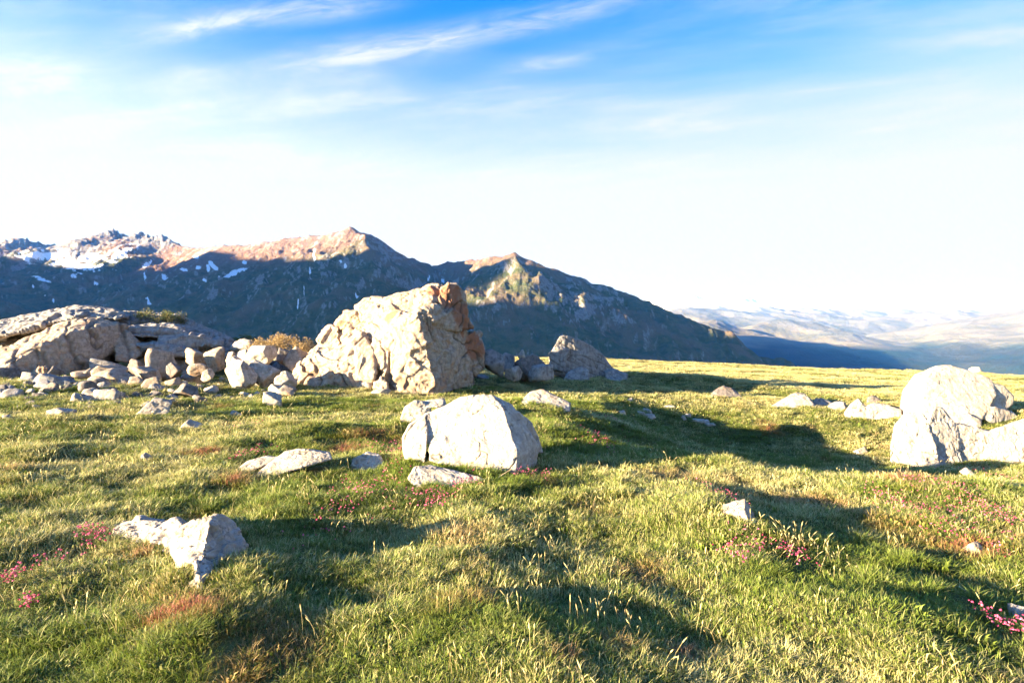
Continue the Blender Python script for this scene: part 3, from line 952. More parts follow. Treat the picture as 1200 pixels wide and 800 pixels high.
# --- outcrop on the left
OD = 21.5
rock('rock_outcrop', 'long layered limestone outcrop with a turf cap on the left skyline', 'rock', (190, 430), [
    back([(-130, 430, -1.0), (-110, 400, 0), (-30, 384, 0.6), (20, 374, 0.8), (60, 366, 1.0), (92, 361, 1.2), (135, 366, 1.2), (150, 380, 0.4), (140, 420, -0.6), (0, 440, -1.0)], 5.0),
    back([(128, 368, 1.1), (160, 368, 1.3), (186, 370, 1.4), (212, 372, 1.7), (230, 380, 1.7), (246, 388, 1.7), (246, 400, 1.2), (180, 398, 0.6), (140, 392, 0.6)], 4.5),
    back([(150, 388, 0.3), (200, 384, 0.8), (250, 390, 1.1), (272, 400, 1.3), (274, 410, 1.0), (236, 412, 0.5), (190, 408, 0.1), (152, 402, 0.0)], 4.0),
    back([(166, 402, -0.2), (215, 404, 0.2), (262, 408, 0.6), (270, 418, 0.4), (228, 422, -0.1), (172, 416, -0.5)], 3.5),
    back([(160, 412, -0.6), (208, 414, -0.2), (240, 420, 0.0), (240, 440, -0.3), (164, 440, -0.8)], 3.0),
    back([(120, 376, 0.6), (150, 378, 0.4), (152, 388, 0.0), (120, 388, 0.2)], 2.0),
    back([(-60, 396, -1.6), (0, 384, -1.2), (58, 371, -0.6), (96, 364, -0.2), (100, 370, -0.4), (60, 380, -1.0), (0, 395, -1.6)], 2.5),
    back([(60, 369, -0.2), (92, 360, 0.3), (132, 364, 0.4), (150, 372, 0.2), (130, 374, -0.2), (92, 371, -0.4)], 2.5),
    back([(150, 384, -0.6), (178, 380, -0.3), (214, 384, 0.0), (220, 391, -0.1), (182, 394, -0.5), (152, 394, -0.8)], 2.0),
    back([(186, 396, -0.5), (226, 392, -0.1), (262, 400, 0.3), (258, 408, 0.1), (214, 408, -0.4), (188, 404, -0.7)], 2.0),
    back([(158, 404, -1.1), (190, 403, -0.9), (232, 410, -0.5), (226, 418, -0.7), (176, 416, -1.2)], 2.0),
], GREY, 191, size=2.6, chip=1.7, d=OD, voxel=0.036, strata=((0.12, -0.25, 1.0), 0.42, 0.10))
rock('boulder', 'huge brown grey boulder with shaded flat face and lit rim against the left outcrop', 'rock', (80, 442), [
    [(-40, 430, -1.5), (-14, 418, -0.9), (30, 396, 0.0), (76, 376, 0.5), (100, 373, 0.6), (128, 373, 0.9), (148, 380, 1.2), (146, 398, 1.2), (134, 412, 0.7), (112, 425, -0.2), (88, 444, -0.9), (60, 450, -1.35),
     (6, 450, -2.2), (6, 428, -2.2), (34, 409, -1.6), (78, 390, -0.8), (112, 383, 0.0), (0, 430, 1.5), (80, 385, 2.0), (150, 388, 2.2), (140, 425, 2.0), (20, 448, 1.5)],
    back([(30, 440, -2.0), (46, 428, -1.9), (56, 430, -1.9), (57, 440, -1.9), (36, 450, -2.1)], 0.8),
    back([(132, 384, 1.0), (150, 388, 1.1), (166, 404, 1.2), (168, 414, 1.0), (150, 424, 0.5), (136, 422, 0.3), (134, 405, 0.6)], 1.0),
], BUFF, 193, size=2.0, chip=1.1, d=19.5, voxel=0.032, strata=((0.9, 0.35, 0.35), 0.62, 0.045))


# ------------------------------------------------------------------ single stones
def ico(sub):
    bm = bmesh.new()
    bmesh.ops.create_icosphere(bm, subdivisions=sub, radius=1.0)
    v = np.array([p.co[:] for p in bm.verts])
    bm.verts.ensure_lookup_table()
    f = np.array([[q.index for q in p.verts] for p in bm.faces])
    bm.free()
    return v, f


ICO = {k: ico(k) for k in (2, 3, 4, 5)}


def stone(box, label, mat, d=None, seed=None, name='stone', group=None, flat=0.85, sub=None, category='stone'):
    x0, y0, x1, y1 = box
    seed = seed if seed is not None else int(x0 * 13 + y0 * 7)
    rs = np.random.default_rng(abs(seed) + 5)
    D = d if d else hit((x0 + x1) / 2, y1 - 1)
    if d == -1:         # on the brow itself: where the ground stands highest against the sky
        dd = np.arange(30, 100, 0.5)
        D = float(dd[np.argmax((ground_z(((x0 + x1) / 2 - 600) / F * dd, dd) - ZC) / dd)])
        y1 = 400 - F * (float(ground_z(((x0 + x1) / 2 - 600) / F * D, D)) - ZC) / D
        y0 = y1 - 7
    w = (x1 - x0) / F * D / 2
    h = (y1 - y0) / F * D
    dep = max(w * flat, h * 0.5)
    D += dep * 0.8
    w *= D / (D - dep * 0.8)
    if sub is None:
        px = max(x1 - x0, y1 - y0)
        sub = 5 if px > 34 else 4 if px > 13 else 3 if px > 6 else 2
    v, f = ICO[sub]
    # a sphere cut by random planes
    box6 = np.array([[1, 0, 0], [-1, 0, 0], [0, 1, 0], [0, -1, 0], [0, 0, 1], [0, 0, -1]], float)
    pn = np.concatenate([box6 @ np.linalg.qr(np.eye(3) + rs.normal(size=(3, 3)) * 0.6)[0] + rs.normal(size=(6, 3)) * 0.28, rs.normal(size=(6, 3))])
    pn /= np.linalg.norm(pn, axis=1, keepdims=True)
    pd = np.concatenate([rs.uniform(0.42, 0.66, 6), rs.uniform(0.6, 0.9, 6)])
    dot = np.maximum(v @ pn.T, 1e-3)
    r = np.minimum((pd / dot).min(axis=1), 1.05)
    v = v * r[:, None]
    v = (v - (v.max(0) + v.min(0)) / 2) / ((v.max(0) - v.min(0)) / 2)
    v, ck = weather(v, f, 1.5, seed % 997, 1.3, 0.6)
    v = v / np.array([1.03, 1.03, 1.03])
    bury = 0.28
    v = v * np.array([w, dep, h / (2 - bury * 2) * 1.0])
    bx, _, zb = at((x0 + x1) / 2, y1, D)
    zbase = ZC + (400 - y1) / F * D
    org = np.array([bx, D, zbase])
    v[:, 2] += h / (2 - 2 * bury) * (1 - 2 * bury)
    a = rs.uniform(-0.25, 0.25)
    mark_cells(v + org)
    me = np_mesh(name, v, f, {'crack': ck, 'rust': np.zeros(len(v))})
    o = add(name, me, mat, label, category, group)
    o.location = org
    return o


G1 = 'stones scattered below the outcrop'
G2 = 'stones left of the great rock'
for box, label, mat, d in (
    ((-12, 428, 24, 452), 'dark stone at the left frame edge below the huge brown boulder', DARK, 17.0),
    ((14, 440, 48, 458), 'blue grey wedge stone beside the dark stone at the left edge', GREY, 15.6),
    ((-10, 447, 11, 466), 'dark grey stone cut by the left edge below the blue grey wedge', DARK, 14.6),
    ((42, 435, 86, 469), 'large grey brown pointed block under the huge brown boulder', GREY, 14.8),
    ((70, 444, 109, 467), 'bluish slab leaning against the grey brown pointed block', GREY, 15.3),
    ((16, 463, 52, 481), 'low reddish brown stone in shade near the left edge', DARK, 12.6),
    ((52, 428, 76, 444), 'small brown stone wedged under the huge brown boulder', DARK, 17.6),
    ((94, 463, 116, 481), 'pale jagged stone, left half of a split pair on the grass line', PALE, 12.5),
    ((108, 455, 141, 479), 'pale jagged stone, right half of a split pair on the grass line', PALE, 12.9),
    ((114, 430, 168, 460), 'wide grey brown boulder lying on the slope under the outcrop', BUFF, 15.6),
    ((112, 426, 148, 446), 'long tan stone behind the wide grey brown boulder', BUFF, 17.2),
    ((108, 418, 142, 434), 'bluish rubble block in the hollow under the huge boulder', GREY, 18.6),
    ((150, 420, 170, 434), 'dark rubble stone under the shaded end of the huge boulder', DARK, 18.8),
    ((60, 477, 86, 489), 'low pale stone in the grass near the split pair', PALE, None),
    ((158, 465, 202, 488), 'large pale pitted stone lying in the lit grass of the left slope', PALE, None),
    ((168, 441, 190, 460), 'pale broken stone at the right foot of the wide grey brown boulder', BUFF, 14.7),
    ((158, 428, 186, 446), 'tan stone with a dark hollow beside the upright tan block', BUFF, 16.6),
    ((174, 407, 206, 439), 'upright tan block with a lit left edge below the layered outcrop', BUFF, 18.2),
    ((196, 424, 214, 440), 'dark stone tucked behind the upright tan block', DARK, 18.0),
    ((217, 407, 247, 425), 'brown oblong stone, left of a paired row on the outcrop foot', BUFF, 19.6),
    ((239, 405, 265, 428), 'bright faced tan block, right of a paired row on the outcrop foot', BUFF, 19.2),
    ((220, 425, 247, 437), 'low shaded tan stone under the brown oblong one', BUFF, 18.0),
    ((236, 431, 252, 443), 'small pale stone on turf below the bright faced block', PALE, 16.5),
    ((204, 449, 236, 464), 'flat dark topped stone in lit grass of the left slope', DARK, 14.0),
    ((265, 411, 279, 425), 'small warm stone left of the white rock heap', BUFF, 18.6),
    ((277, 408, 294, 426), 'small blocky white stone behind the white rock heap', PALE, 18.6),
    ((262, 420, 302, 452), 'white front rock of the heap left of the great rock', PALE, 15.8),
    ((292, 420, 328, 446), 'white squarish rock on the right of the heap', PALE, 16.4),
    ((289, 404, 324, 428), 'grey topped pale rock on the back of the heap', PALE, 18.0),
    ((270, 396, 300, 414), 'rubble stone on the brow behind the white heap', GREY, 21.5),
    ((268, 416, 284, 430), 'pale rubble stone on the left shoulder of the heap', PALE, 18.2),
    ((334, 405, 367, 434), 'smooth grey brown boulder between the heap and the great rock', BUFF, 18.6),
    ((324, 407, 342, 424), 'dark stone beside the smooth grey brown boulder', DARK, 19.4),
    ((324, 433, 346, 455), 'bright wedge of white stone beside the great rock foot', PALE, 16.0),
    ((309, 458, 332, 477), 'round white stone alone on the grass before the great rock', PALE, None),
    ((267, 480, 285, 490), 'small pale stone alone in the grass below the white heap', PALE, None),
    ((213, 491, 237, 504), 'small bluish white stone alone, lowest on the left slope', PALE, None),
    ((163, 529, 180, 540), 'tiny grey stone in open grass above the L shaped rock', GREY, None),
    ((436, 455, 458, 464), 'flat pale chip in grass at the foot of the great rock', PALE, None),
    ((314, 449, 336, 460), 'low pale stone just above the round white stone', PALE, 15.2),
    ((567, 408, 592, 433), 'blue grey rock in shade just right of the great rock', GREY, 20.5),
    ((584, 412, 604, 430), 'pale grey stone behind the blue grey rock', GREY, 22.0),
    ((599, 414, 643, 438), 'dark rounded boulder in shade between the great rock and tilted slab', DARK, 21.5),
    ((591, 428, 613, 442), 'small bluish block in front of the dark rounded boulder', GREY, 19.5),
    ((618, 426, 650, 442), 'pale layered stone leaning on the dark rounded boulder', GREY, 20.0),
    ((607, 409, 616, 418), 'small tan stone perched on the dark rounded boulder', PALE, 21.6),
    ((555, 438, 574, 446), 'flat grey stone in shaded grass right of the great rock', GREY, None),
    ((848, 586, 892, 613), 'pale chipped stone on the grassy mound in the right foreground', PALE, None),
    ((1184, 707, 1206, 728), 'pale stone cut by the right frame edge in the foreground', WHITE, None),
    ((993, 522, 1016, 534), 'small white stone in lit grass left of the white ledge', WHITE, None),
    ((1138, 428, 1150, 437), 'tiny pale stone on the far brow behind the domed boulder', WHITE, -1),
    ((1128, 634, 1156, 652), 'pale earthy stone among pink flowers in the right foreground', BUFF, None),
    ((972, 470, 992, 482), 'dull grey stone half hidden in grass by the two humped rock', GREY, None),
):
    grp = G1 if box[0] < 260 and box[1] < 470 else (G2 if box[0] < 350 and box[1] < 460 else None)
    stone(box, label, mat, d, group=grp)

# loose chips of the same pale rock: nothing tells these apart
chips = [(738, 470), (752, 486), (760, 490), (745, 496), (757, 483), (802, 492), (812, 494), (820, 495), (826, 497), (833, 499), (806, 489), (728, 486), (783, 478)]
for i, (cx, cy) in enumerate(chips):
    w = 4 + (i * 7 % 5)
    stone((cx - w, cy - 4 - i % 3, cx + w, cy + 1), 'little white stone chip in the shaded grass right of the white boulder', WHITE, None, seed=900 + i,
          group='white stone chips in the shaded grass', sub=3)
rs = random.Random(3)
for i in range(235):
    cx = rs.uniform(-5, 345)
    top = 462 - 0.09 * cx
    cy = top + rs.uniform(-22, 4) if i % 2 == 0 else top + 30 * rs.random() ** 1.8
    if 345 < cx:
        continue
    w = rs.uniform(2.5, 6) * (2.1 if i % 3 == 0 else 1)
    if hit(cx, cy) > 20.5 and cx < 260:
        continue
    where = ('at the left frame edge below the huge brown boulder' if cx < 55 else 'near the split pale pair on the left slope' if cx < 120 else
             'by the wide grey brown boulder' if cx < 175 else 'in grass below the upright tan block' if cx < 220 else
             'below the brown oblong stone' if cx < 262 else 'in front of the white rock heap' if cx < 312 else 'beside the round white stone')
    tone, mt = rs.choice([('pale', PALE), ('grey', GREY), ('tan', BUFF), ('dark', DARK)])
    stone((cx - w, cy - w * 0.9, cx + w, cy + w * 0.3), '%s sized %s rubble stone %s' % ('head' if w > 6 else 'fist', tone, where), mt, None, seed=300 + i,
          group='rubble stones below the left outcrop', sub=3)

# ------------------------------------------------------------------ plants
BLOCKED = np.unique(np.concatenate(ROCK_CELLS))


def free_of_rock(x, y):
    key = np.floor(x / CELL).astype(np.int64) * 100000 + np.floor(y / CELL).astype(np.int64)
    return ~np.isin(key, BLOCKED)


def plant_mat(name, low, high, dry, red, transl=0.35, use_inst=True):
    """leaf colour from root to tip; the plant's own dryness comes with it as a number"""
    m, t = new_mat(name)
    al = t.attr('along').outputs['Fac']
    rv = t.attr('blade').outputs['Fac']
    kind = 'INSTANCER' if use_inst else 'GEOMETRY'
    dr = t.attr('dry', kind).outputs['Fac']
    rd = t.attr('red', kind).outputs['Fac']
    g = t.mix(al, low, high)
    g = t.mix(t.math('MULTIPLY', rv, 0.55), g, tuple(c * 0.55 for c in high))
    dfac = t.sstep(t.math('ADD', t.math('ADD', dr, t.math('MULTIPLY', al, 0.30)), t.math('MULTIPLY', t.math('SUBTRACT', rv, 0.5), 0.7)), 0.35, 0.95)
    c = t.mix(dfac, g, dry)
    c = t.mix(t.math('MULTIPLY', rd, t.sstep(t.math('ADD', rv, t.math('MULTIPLY', al, 0.4)), 0.2, 0.7)), c, red)
    b = t.n('ShaderNodeBsdfPrincipled')
    b.inputs['Roughness'].default_value = 0.6
    b.inputs['Specular IOR Level'].default_value = 0.25
    t.link(c, b.inputs['Base Color'])
    tr = t.n('ShaderNodeBsdfTranslucent')
    t.link(c, tr.inputs['Color'])
    ms = t.n('ShaderNodeMixShader')
    ms.inputs[0].default_value = transl
    t.link(b.outputs[0], ms.inputs[1])
    t.link(tr.outputs[0], ms.inputs[2])
    o = t.n('ShaderNodeOutputMaterial')
    t.link(ms.outputs[0], o.inputs[0])
    return m


GRASS = plant_mat('grass_blades', (0.025, 0.050, 0.007), (0.235, 0.315, 0.042), (0.56, 0.50, 0.23), (0.36, 0.13, 0.085), 0.28)  # roots darkened to deepen the shade in the turf; tips naturally paler


def blades(n, spread, lmin, lmax, width, lean, seed, seg=2, head=0.0):
    """n bent blades round the origin as one mesh: (verts, tris, along, blade)"""
    r = np.random.default_rng(seed)
    V, T, A, B = [], [], [], []
    for i in range(n):
        a = r.uniform(0, 2 * math.pi)
        rad = spread * math.sqrt(r.uniform())
        bx, by = rad * math.cos(a), rad * math.sin(a)
        L = r.uniform(lmin, lmax)
        out = a + r.normal() * 0.9
        ln = lean * r.uniform(0.3, 1.3)
        face = out + math.pi / 2 + r.normal() * 0.5
        wx, wy = math.cos(face), math.sin(face)
        rv = r.uniform()
        base = len(V)
        for s in range(seg + 1):
            u = s / (seg + 0.0)
            th = ln * (0.25 + 1.1 * u)
            hz = L * u * math.cos(min(th, 1.35) * 0.7)
            ho = L * u * math.sin(min(th, 1.45))
            cx, cy = bx + ho * math.cos(out), by + ho * math.sin(out)
            w = width * (1 - 0.92 * u ** 1.6) * 0.5
            if head and u > 0.7:
                w = width * head * (1.0 if s < seg else 0.25)
            if s < seg:
                V += [(cx - wx * w, cy - wy * w, hz - (0.02 if s == 0 else 0)), (cx + wx * w, cy + wy * w, hz - (0.02 if s == 0 else 0))]
                A += [u, u]
                B += [rv, rv]
            else:
                V.append((cx, cy, hz))
                A.append(1.0)
                B.append(rv)
        for s in range(seg - 1):
            p = base + 2 * s
            T += [(p, p + 1, p + 3), (p, p + 3, p + 2)]
        p = base + 2 * (seg - 1)
        T.append((p, p + 1, p + 2))
    return np.array(V), np.array(T), np.array(A), np.array(B)


def tuft(name, *a, extra=None, mat=None, **k):
    v, t, al, bl = blades(*a, **k)
    if extra:
        for e in extra:
            v2, t2, al2, bl2 = e
            t = np.concatenate([t, t2 + len(v)])
            v = np.concatenate([v, v2])
            al = np.concatenate([al, al2])
            bl = np.concatenate([bl, bl2])
    me = np_mesh(name, v, t, {'along': al, 'blade': bl}, shade=True)
    me.materials.append(mat or GRASS)
    return bpy.data.objects.new(name, me)      # only a pattern for the scatter, never in the scene itself


def stalks(n, spread, lmin, lmax, seed):
    """thin bending stems with a seed head"""
    r = np.random.default_rng(seed)
    V, T, A, B = [], [], [], []
    for i in range(n):
        a = r.uniform(0, 2 * math.pi)
        rad = spread * math.sqrt(r.uniform())
        bx, by = rad * math.cos(a), rad * math.sin(a)
        L = r.uniform(lmin, lmax)
        out = r.uniform(0, 2 * math.pi)
        bend = r.uniform(0.05, 0.5)
        rv = r.uniform()
        pts = []
        for u in (0, 0.4, 0.75, 0.84, 0.93, 1.0):
            pts.append((bx + L * bend * u * u * math.cos(out), by + L * bend * u * u * math.sin(out), L * u * (1 - 0.25 * bend * u)))
        ws = (0.0011, 0.0009, 0.0008, 0.0042, 0.0034, 0.0004)
        base = len(V)
        for p, w in zip(pts, ws):
            for k in range(3):
                an = k * 2.094 + rv * 6
                V.append((p[0] + w * math.cos(an), p[1] + w * math.sin(an), p[2]))
                A.append(0.7)
                B.append(rv)
        for s in range(5):
            for k in range(3):
                p, q = base + 3 * s + k, base + 3 * s + (k + 1) % 3
                T += [(p, q, q + 3), (p, q + 3, p + 3)]
    return np.array(V), np.array(T), np.array(A), np.array(B)


def scatter(name, label, x, y, scale, zscale, dry, red, variant, patterns, tilt, kind='stuff'):
    z = ground_z(x, y)
    n = len(x)
    r = np.random.default_rng(len(name) * 31)
    rot = np.stack([r.normal(size=n) * tilt, r.normal(size=n) * tilt, r.uniform(0, 6.283, n)], 1)
    me = bpy.data.meshes.new(name)
    me.vertices.add(n)
    me.vertices.foreach_set('co', np.stack([x, y, z - 0.004], 1).astype(np.float32).ravel())
    for k, vv in (('rot', rot), ('scl', np.stack([scale, scale, zscale], 1))):
        a = me.attributes.new(k, 'FLOAT_VECTOR', 'POINT')
        a.data.foreach_set('vector', vv.astype(np.float32).ravel())
    for k, vv in (('dry', dry), ('red', red)):
        a = me.attributes.new(k, 'FLOAT', 'POINT')
        a.data.foreach_set('value', vv.astype(np.float32))
    a = me.attributes.new('variant', 'INT', 'POINT')
    a.data.foreach_set('value', variant.astype(np.int32))
    o = add(name, me, None, label, None, None, kind)
    ng = bpy.data.node_groups.new(name + '_scatter', 'GeometryNodeTree')
    ng.interface.new_socket('Geometry', in_out='INPUT', socket_type='NodeSocketGeometry')
    ng.interface.new_socket('Geometry', in_out='OUTPUT', socket_type='NodeSocketGeometry')
    gi = ng.nodes.new('NodeGroupInput')
    go = ng.nodes.new('NodeGroupOutput')
    jn = ng.nodes.new('GeometryNodeJoinGeometry')
    for p in patterns:
        oi = ng.nodes.new('GeometryNodeObjectInfo')
        oi.inputs['Object'].default_value = p
        oi.inputs['As Instance'].default_value = True
        ng.links.new(oi.outputs['Geometry'], jn.inputs[0])
    iop = ng.nodes.new('GeometryNodeInstanceOnPoints')

    def named(nm, dt):
        nd = ng.nodes.new('GeometryNodeInputNamedAttribute')
        nd.data_type = dt
        nd.inputs['Name'].default_value = nm
        return nd.outputs[0]
    ng.links.new(gi.outputs[0], iop.inputs['Points'])
    ng.links.new(jn.outputs[0], iop.inputs['Instance'])
    iop.inputs['Pick Instance'].default_value = True
    ng.links.new(named('variant', 'INT'), iop.inputs['Instance Index'])
    e2r = ng.nodes.new('FunctionNodeEulerToRotation')
    ng.links.new(named('rot', 'FLOAT_VECTOR'), e2r.inputs[0])
    ng.links.new(e2r.outputs[0], iop.inputs['Rotation'])
    ng.links.new(named('scl', 'FLOAT_VECTOR'), iop.inputs['Scale'])
    ng.links.new(iop.outputs[0], go.inputs[0])
    md = o.modifiers.new('scatter', 'NODES')
    md.node_group = ng
    return o


def spread_points(dens, r0, r1, half_deg, seed):
    """random points in the wedge of meadow before the camera; dens(r) points per square metre"""
    r = np.random.default_rng(seed)
    edges = np.geomspace(r0, r1, 60)
    X, Y = [], []
    for a, b in zip(edges[:-1], edges[1:]):
        area = math.radians(half_deg * 2) / 2 * (b * b - a * a)
        n = r.poisson(area * dens((a + b) / 2))
        rr = np.sqrt(r.uniform(a * a, b * b, n))
        th = np.radians(r.uniform(-half_deg, half_deg, n))
        X.append(rr * np.sin(th))
        Y.append(rr * np.cos(th))
    return np.concatenate(X), np.concatenate(Y)


RED_SPOTS = [(420, 522, 0.45), (205, 695, 0.2), (215, 715, 0.15), (1130, 640, 0.3), (700, 600, 0.25), (950, 590, 0.3), (655, 775, 0.08), (440, 515, 0.4), (900, 500, 0.3), (785, 560, 0.3), (1110, 620, 0.5), (1060, 560, 0.4), (160, 650, 0.10), (275, 560, 0.2), (800, 770, 0.12), (240, 530, .2), (730, 760, .1), (590, 545, .2), (480, 515, .25)]


def red_of(x, y):
    s = np.zeros_like(x)
    for (px, py, rad) in RED_SPOTS:
        d = hit(px, py)
        cx = (px - 600) / F * d
        s = np.maximum(s, np.exp(-(((x - cx) ** 2 + (y - d) ** 2) / rad ** 2)) * 1.15)
    n = fbm(x / 0.5, y / 0.5, oct=3, seed=201)
    return np.clip(s * (0.6 + 2 * n) + 0.42 * smooth(0.24, 0.46, fbm(x / 0.9, y / 0.9, oct=3, seed=203)), 0, 1)


def dry_of(x, y):
    r = np.hypot(x, y)
    d = 0.245 + 0.9 * fbm(x / 2.6, y / 1.6, oct=4, seed=205) + 0.45 * smooth(9, 38, r)
    return np.clip(d + np.random.default_rng(4).normal(size=len(x)) * 0.10, 0, 1)


def build_grass():
    pats = []
    for i in range(6):
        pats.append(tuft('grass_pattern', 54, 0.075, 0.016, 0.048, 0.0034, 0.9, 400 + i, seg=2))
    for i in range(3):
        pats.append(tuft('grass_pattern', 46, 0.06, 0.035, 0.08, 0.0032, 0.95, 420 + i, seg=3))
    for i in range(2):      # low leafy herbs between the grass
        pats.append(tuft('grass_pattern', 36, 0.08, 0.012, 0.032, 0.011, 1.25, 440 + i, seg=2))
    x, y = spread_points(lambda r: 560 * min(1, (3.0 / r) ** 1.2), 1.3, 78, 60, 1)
    ok = free_of_rock(x, y)
    x, y = x[ok], y[ok]
    # taller tufts round the foot of every rock
    bx, by = np.floor_divide(BLOCKED + 50000, 100000), (BLOCKED + 50000) % 100000 - 50000
    gr = np.random.default_rng(8)
    n0 = len(x)
    ex, ey = [], []
    for k in range(2):
        jx, jy = (bx + 0.5) * CELL + gr.normal(size=len(bx)) * 0.07, (by + 0.5) * CELL + gr.normal(size=len(bx)) * 0.07
        sel = free_of_rock(jx, jy) & (np.hypot(jx, jy) < 16) & (gr.uniform(size=len(bx)) < 0.8)
        ex.append(jx[sel])
        ey.append(jy[sel])
    x, y = np.concatenate([x] + ex), np.concatenate([y] + ey)
    r = np.hypot(x, y)
    g = np.random.default_rng(2)
    lush = fbm(x / 0.9, y / 0.7, oct=3, seed=207)
    u = g.uniform(size=len(x)) + 1.1 * lush
    var = np.where(u > 0.76, 6 + g.integers(0, 3, len(x)), g.integers(0, 6, len(x)))
    var = np.where((u < 0.24) & (r < 25), 9 + g.integers(0, 2, len(x)), var)
    s = (np.maximum(r, 3.2) / 3.2) ** 0.5 * g.uniform(0.8, 1.25, len(x))
    zs = (np.maximum(r, 3.2) / 3.2) ** 0.16 * g.uniform(0.75, 1.3, len(x)) * (1 + 0.5 * lush)
    zs *= 0.8 + 0.2 * smooth(2.5, 6, r)
    zs[n0:] *= 1.25
    s[n0:] *= 0.75
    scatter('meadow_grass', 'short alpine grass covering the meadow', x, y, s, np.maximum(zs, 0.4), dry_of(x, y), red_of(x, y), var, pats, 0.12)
    return


def build_stalks():
    pats = []
    for i in range(5):
        v, t, al, bl = stalks(4, 0.07, 0.07, 0.20, 500 + i)
        me = np_mesh('stalk_pattern', v, t, {'along': al, 'blade': bl})
        me.materials.append(GRASS)
        pats.append(bpy.data.objects.new('stalk_pattern', me))
    x, y = spread_points(lambda r: 9 * min(1, (4.0 / r) ** 1.0), 1.4, 60, 60, 5)
    g = np.random.default_rng(6)
    # a thicket of dry stalks on the shady side of the mound at the right
    d = hit(925, 650)
    cx = (925 - 600) / F * d
    ex, ey = cx + g.normal(size=26) * 0.22, d + g.normal(size=26) * 0.3
    x, y = np.concatenate([x, ex]), np.concatenate([y, ey])
    keep = free_of_rock(x, y) & (fbm(x / 1.3, y / 1.3, oct=3, seed=211) + g.normal(size=len(x)) * 0.15 > -0.05)
    keep[-26:] = free_of_rock(ex, ey)
    x, y = x[keep], y[keep]
    r = np.hypot(x, y)
    s = (np.maximum(r, 4) / 4) ** 0.45 * g.uniform(0.8, 1.2, len(x))
    zs = (np.maximum(r, 4) / 4) ** 0.1 * g.uniform(0.7, 1.1, len(x))
    scatter('seed_stalks', 'thin dry seed stalks standing above the grass', x, y, s, zs, np.full(len(x), 0.95), 0.35 * g.uniform(size=len(x)) ** 2,
            g.integers(0, 5, len(x)), pats, 0.10)


FLOWER = None


def flower_mat():
    m, t = new_mat('flower_petals')
    rv = t.attr('blade').outputs['Fac']
    k = t.attr('petal').outputs['Fac']
    pet = t.mix(rv, (0.42, 0.025, 0.115), (0.60, 0.19, 0.30))
    c = t.mix(k, (0.055, 0.085, 0.02), pet)
    b = t.n('ShaderNodeBsdfPrincipled')
    b.inputs['Roughness'].default_value = 0.6
    b.inputs['Specular IOR Level'].default_value = 0.2
    t.link(c, b.inputs['Base Color'])
    tr = t.n('ShaderNodeBsdfTranslucent')
    t.link(c, tr.inputs['Color'])
    ms = t.n('ShaderNodeMixShader')
    ms.inputs[0].default_value = 0.35
    t.link(b.outputs[0], ms.inputs[1])
    t.link(tr.outputs[0], ms.inputs[2])
    o = t.n('ShaderNodeOutputMaterial')
    t.link(ms.outputs[0], o.inputs[0])
    return m


def flower_patch(px, py, rx, rn, n, label, seed, big=1.0):
    """a cushion of little rose coloured flower heads on leafy stems; rx, rn in picture pixels across / into the distance"""
    d = hit(px, py)
    cx = (px - 600) / F * d
    k = d / F
    r = np.random.default_rng(seed)
    V, T, B, P = [], [], [], []
    d2 = hit(px, py - rn)
    org = np.array([cx, d, float(ground_z(cx, d))])
    n = int(n * 2.1)
    cl = r.normal(size=(max(3, n // 9), 2)) * 0.6

    def quad(c, u, w, rv, pt):
        b = len(V)
        V.extend([c - u, c + w * 0.7, c + u, c - w * 0.7])
        T.extend([(b, b + 1, b + 2), (b, b + 2, b + 3)])
        B.extend([rv] * 4)
        P.extend([pt] * 4)
    for i in range(n):
        q = cl[r.integers(len(cl))] + r.normal(size=2) * 0.28
        x = cx + q[0] * rx * k * 0.8
        y = d + q[1] * (d2 - d) * 0.8
        if not free_of_rock(np.array([x]), np.array([y]))[0]:
            y = d - abs(q[1]) * 0.1 - 0.25
            if not free_of_rock(np.array([x]), np.array([y]))[0]:
                continue
        z = float(ground_z(x, y))
        H = r.uniform(0.05, 0.12)
        top = np.array([x + r.normal() * 0.012, y + r.normal() * 0.012, z + H]) - org
        foot = np.array([x, y, z]) - org
        b = len(V)
        w = np.array([0.0012, 0, 0])
        V.extend([foot - w, foot + w, top])
        T.append((b, b + 1, b + 2))
        B.extend([0, 0, 0])
        P.extend([0, 0, 0])
        for j in range(5):
            e = r.normal(size=3)
            e /= np.linalg.norm(e)
            f = np.cross(e, r.normal(size=3))
            f /= np.linalg.norm(f)
            c = foot + (top - foot) * r.uniform(0.3, 0.9) + e * 0.006
            quad(c, e * 0.008, f * 0.004, r.uniform(), 0)
        rv = r.uniform()
        sz = big * r.uniform(0.0045, 0.0095) * max(1, d / 7.0) ** 0.6
        for j in range(9):
            e = r.normal(size=3)
            e[2] = abs(e[2])
            e /= np.linalg.norm(e)
            f = np.cross(e, r.normal(size=3))
            f /= np.linalg.norm(f)
            c = top + e * sz * 0.8
            quad(c, f * sz * 0.75, np.cross(e, f) * sz * 0.75, min(1, max(0, rv + r.normal() * 0.2)), 1)
    V, T, B, P = np.array(V), np.array(T), np.array(B), np.array(P)
    o = bpy.data.objects.new('flower_patch', None)
    col.objects.link(o)
    o['label'], o['category'], o['group'] = label, 'wildflowers', 'patches of pink wildflowers'
    for nm, sel in (('flower_heads', P[T[:, 0]] > 0.5), ('leafy_stems', P[T[:, 0]] < 0.5)):
        tt = T[sel]
        used, inv = np.unique(tt.ravel(), return_inverse=True)
        me = np_mesh(nm, V[used], inv.reshape(-1, 3), {'blade': B[used], 'petal': P[used]}, shade=False)
        add(nm, me, FLOWER, kind='stuff', parent=o)
    o.location = org
    return o


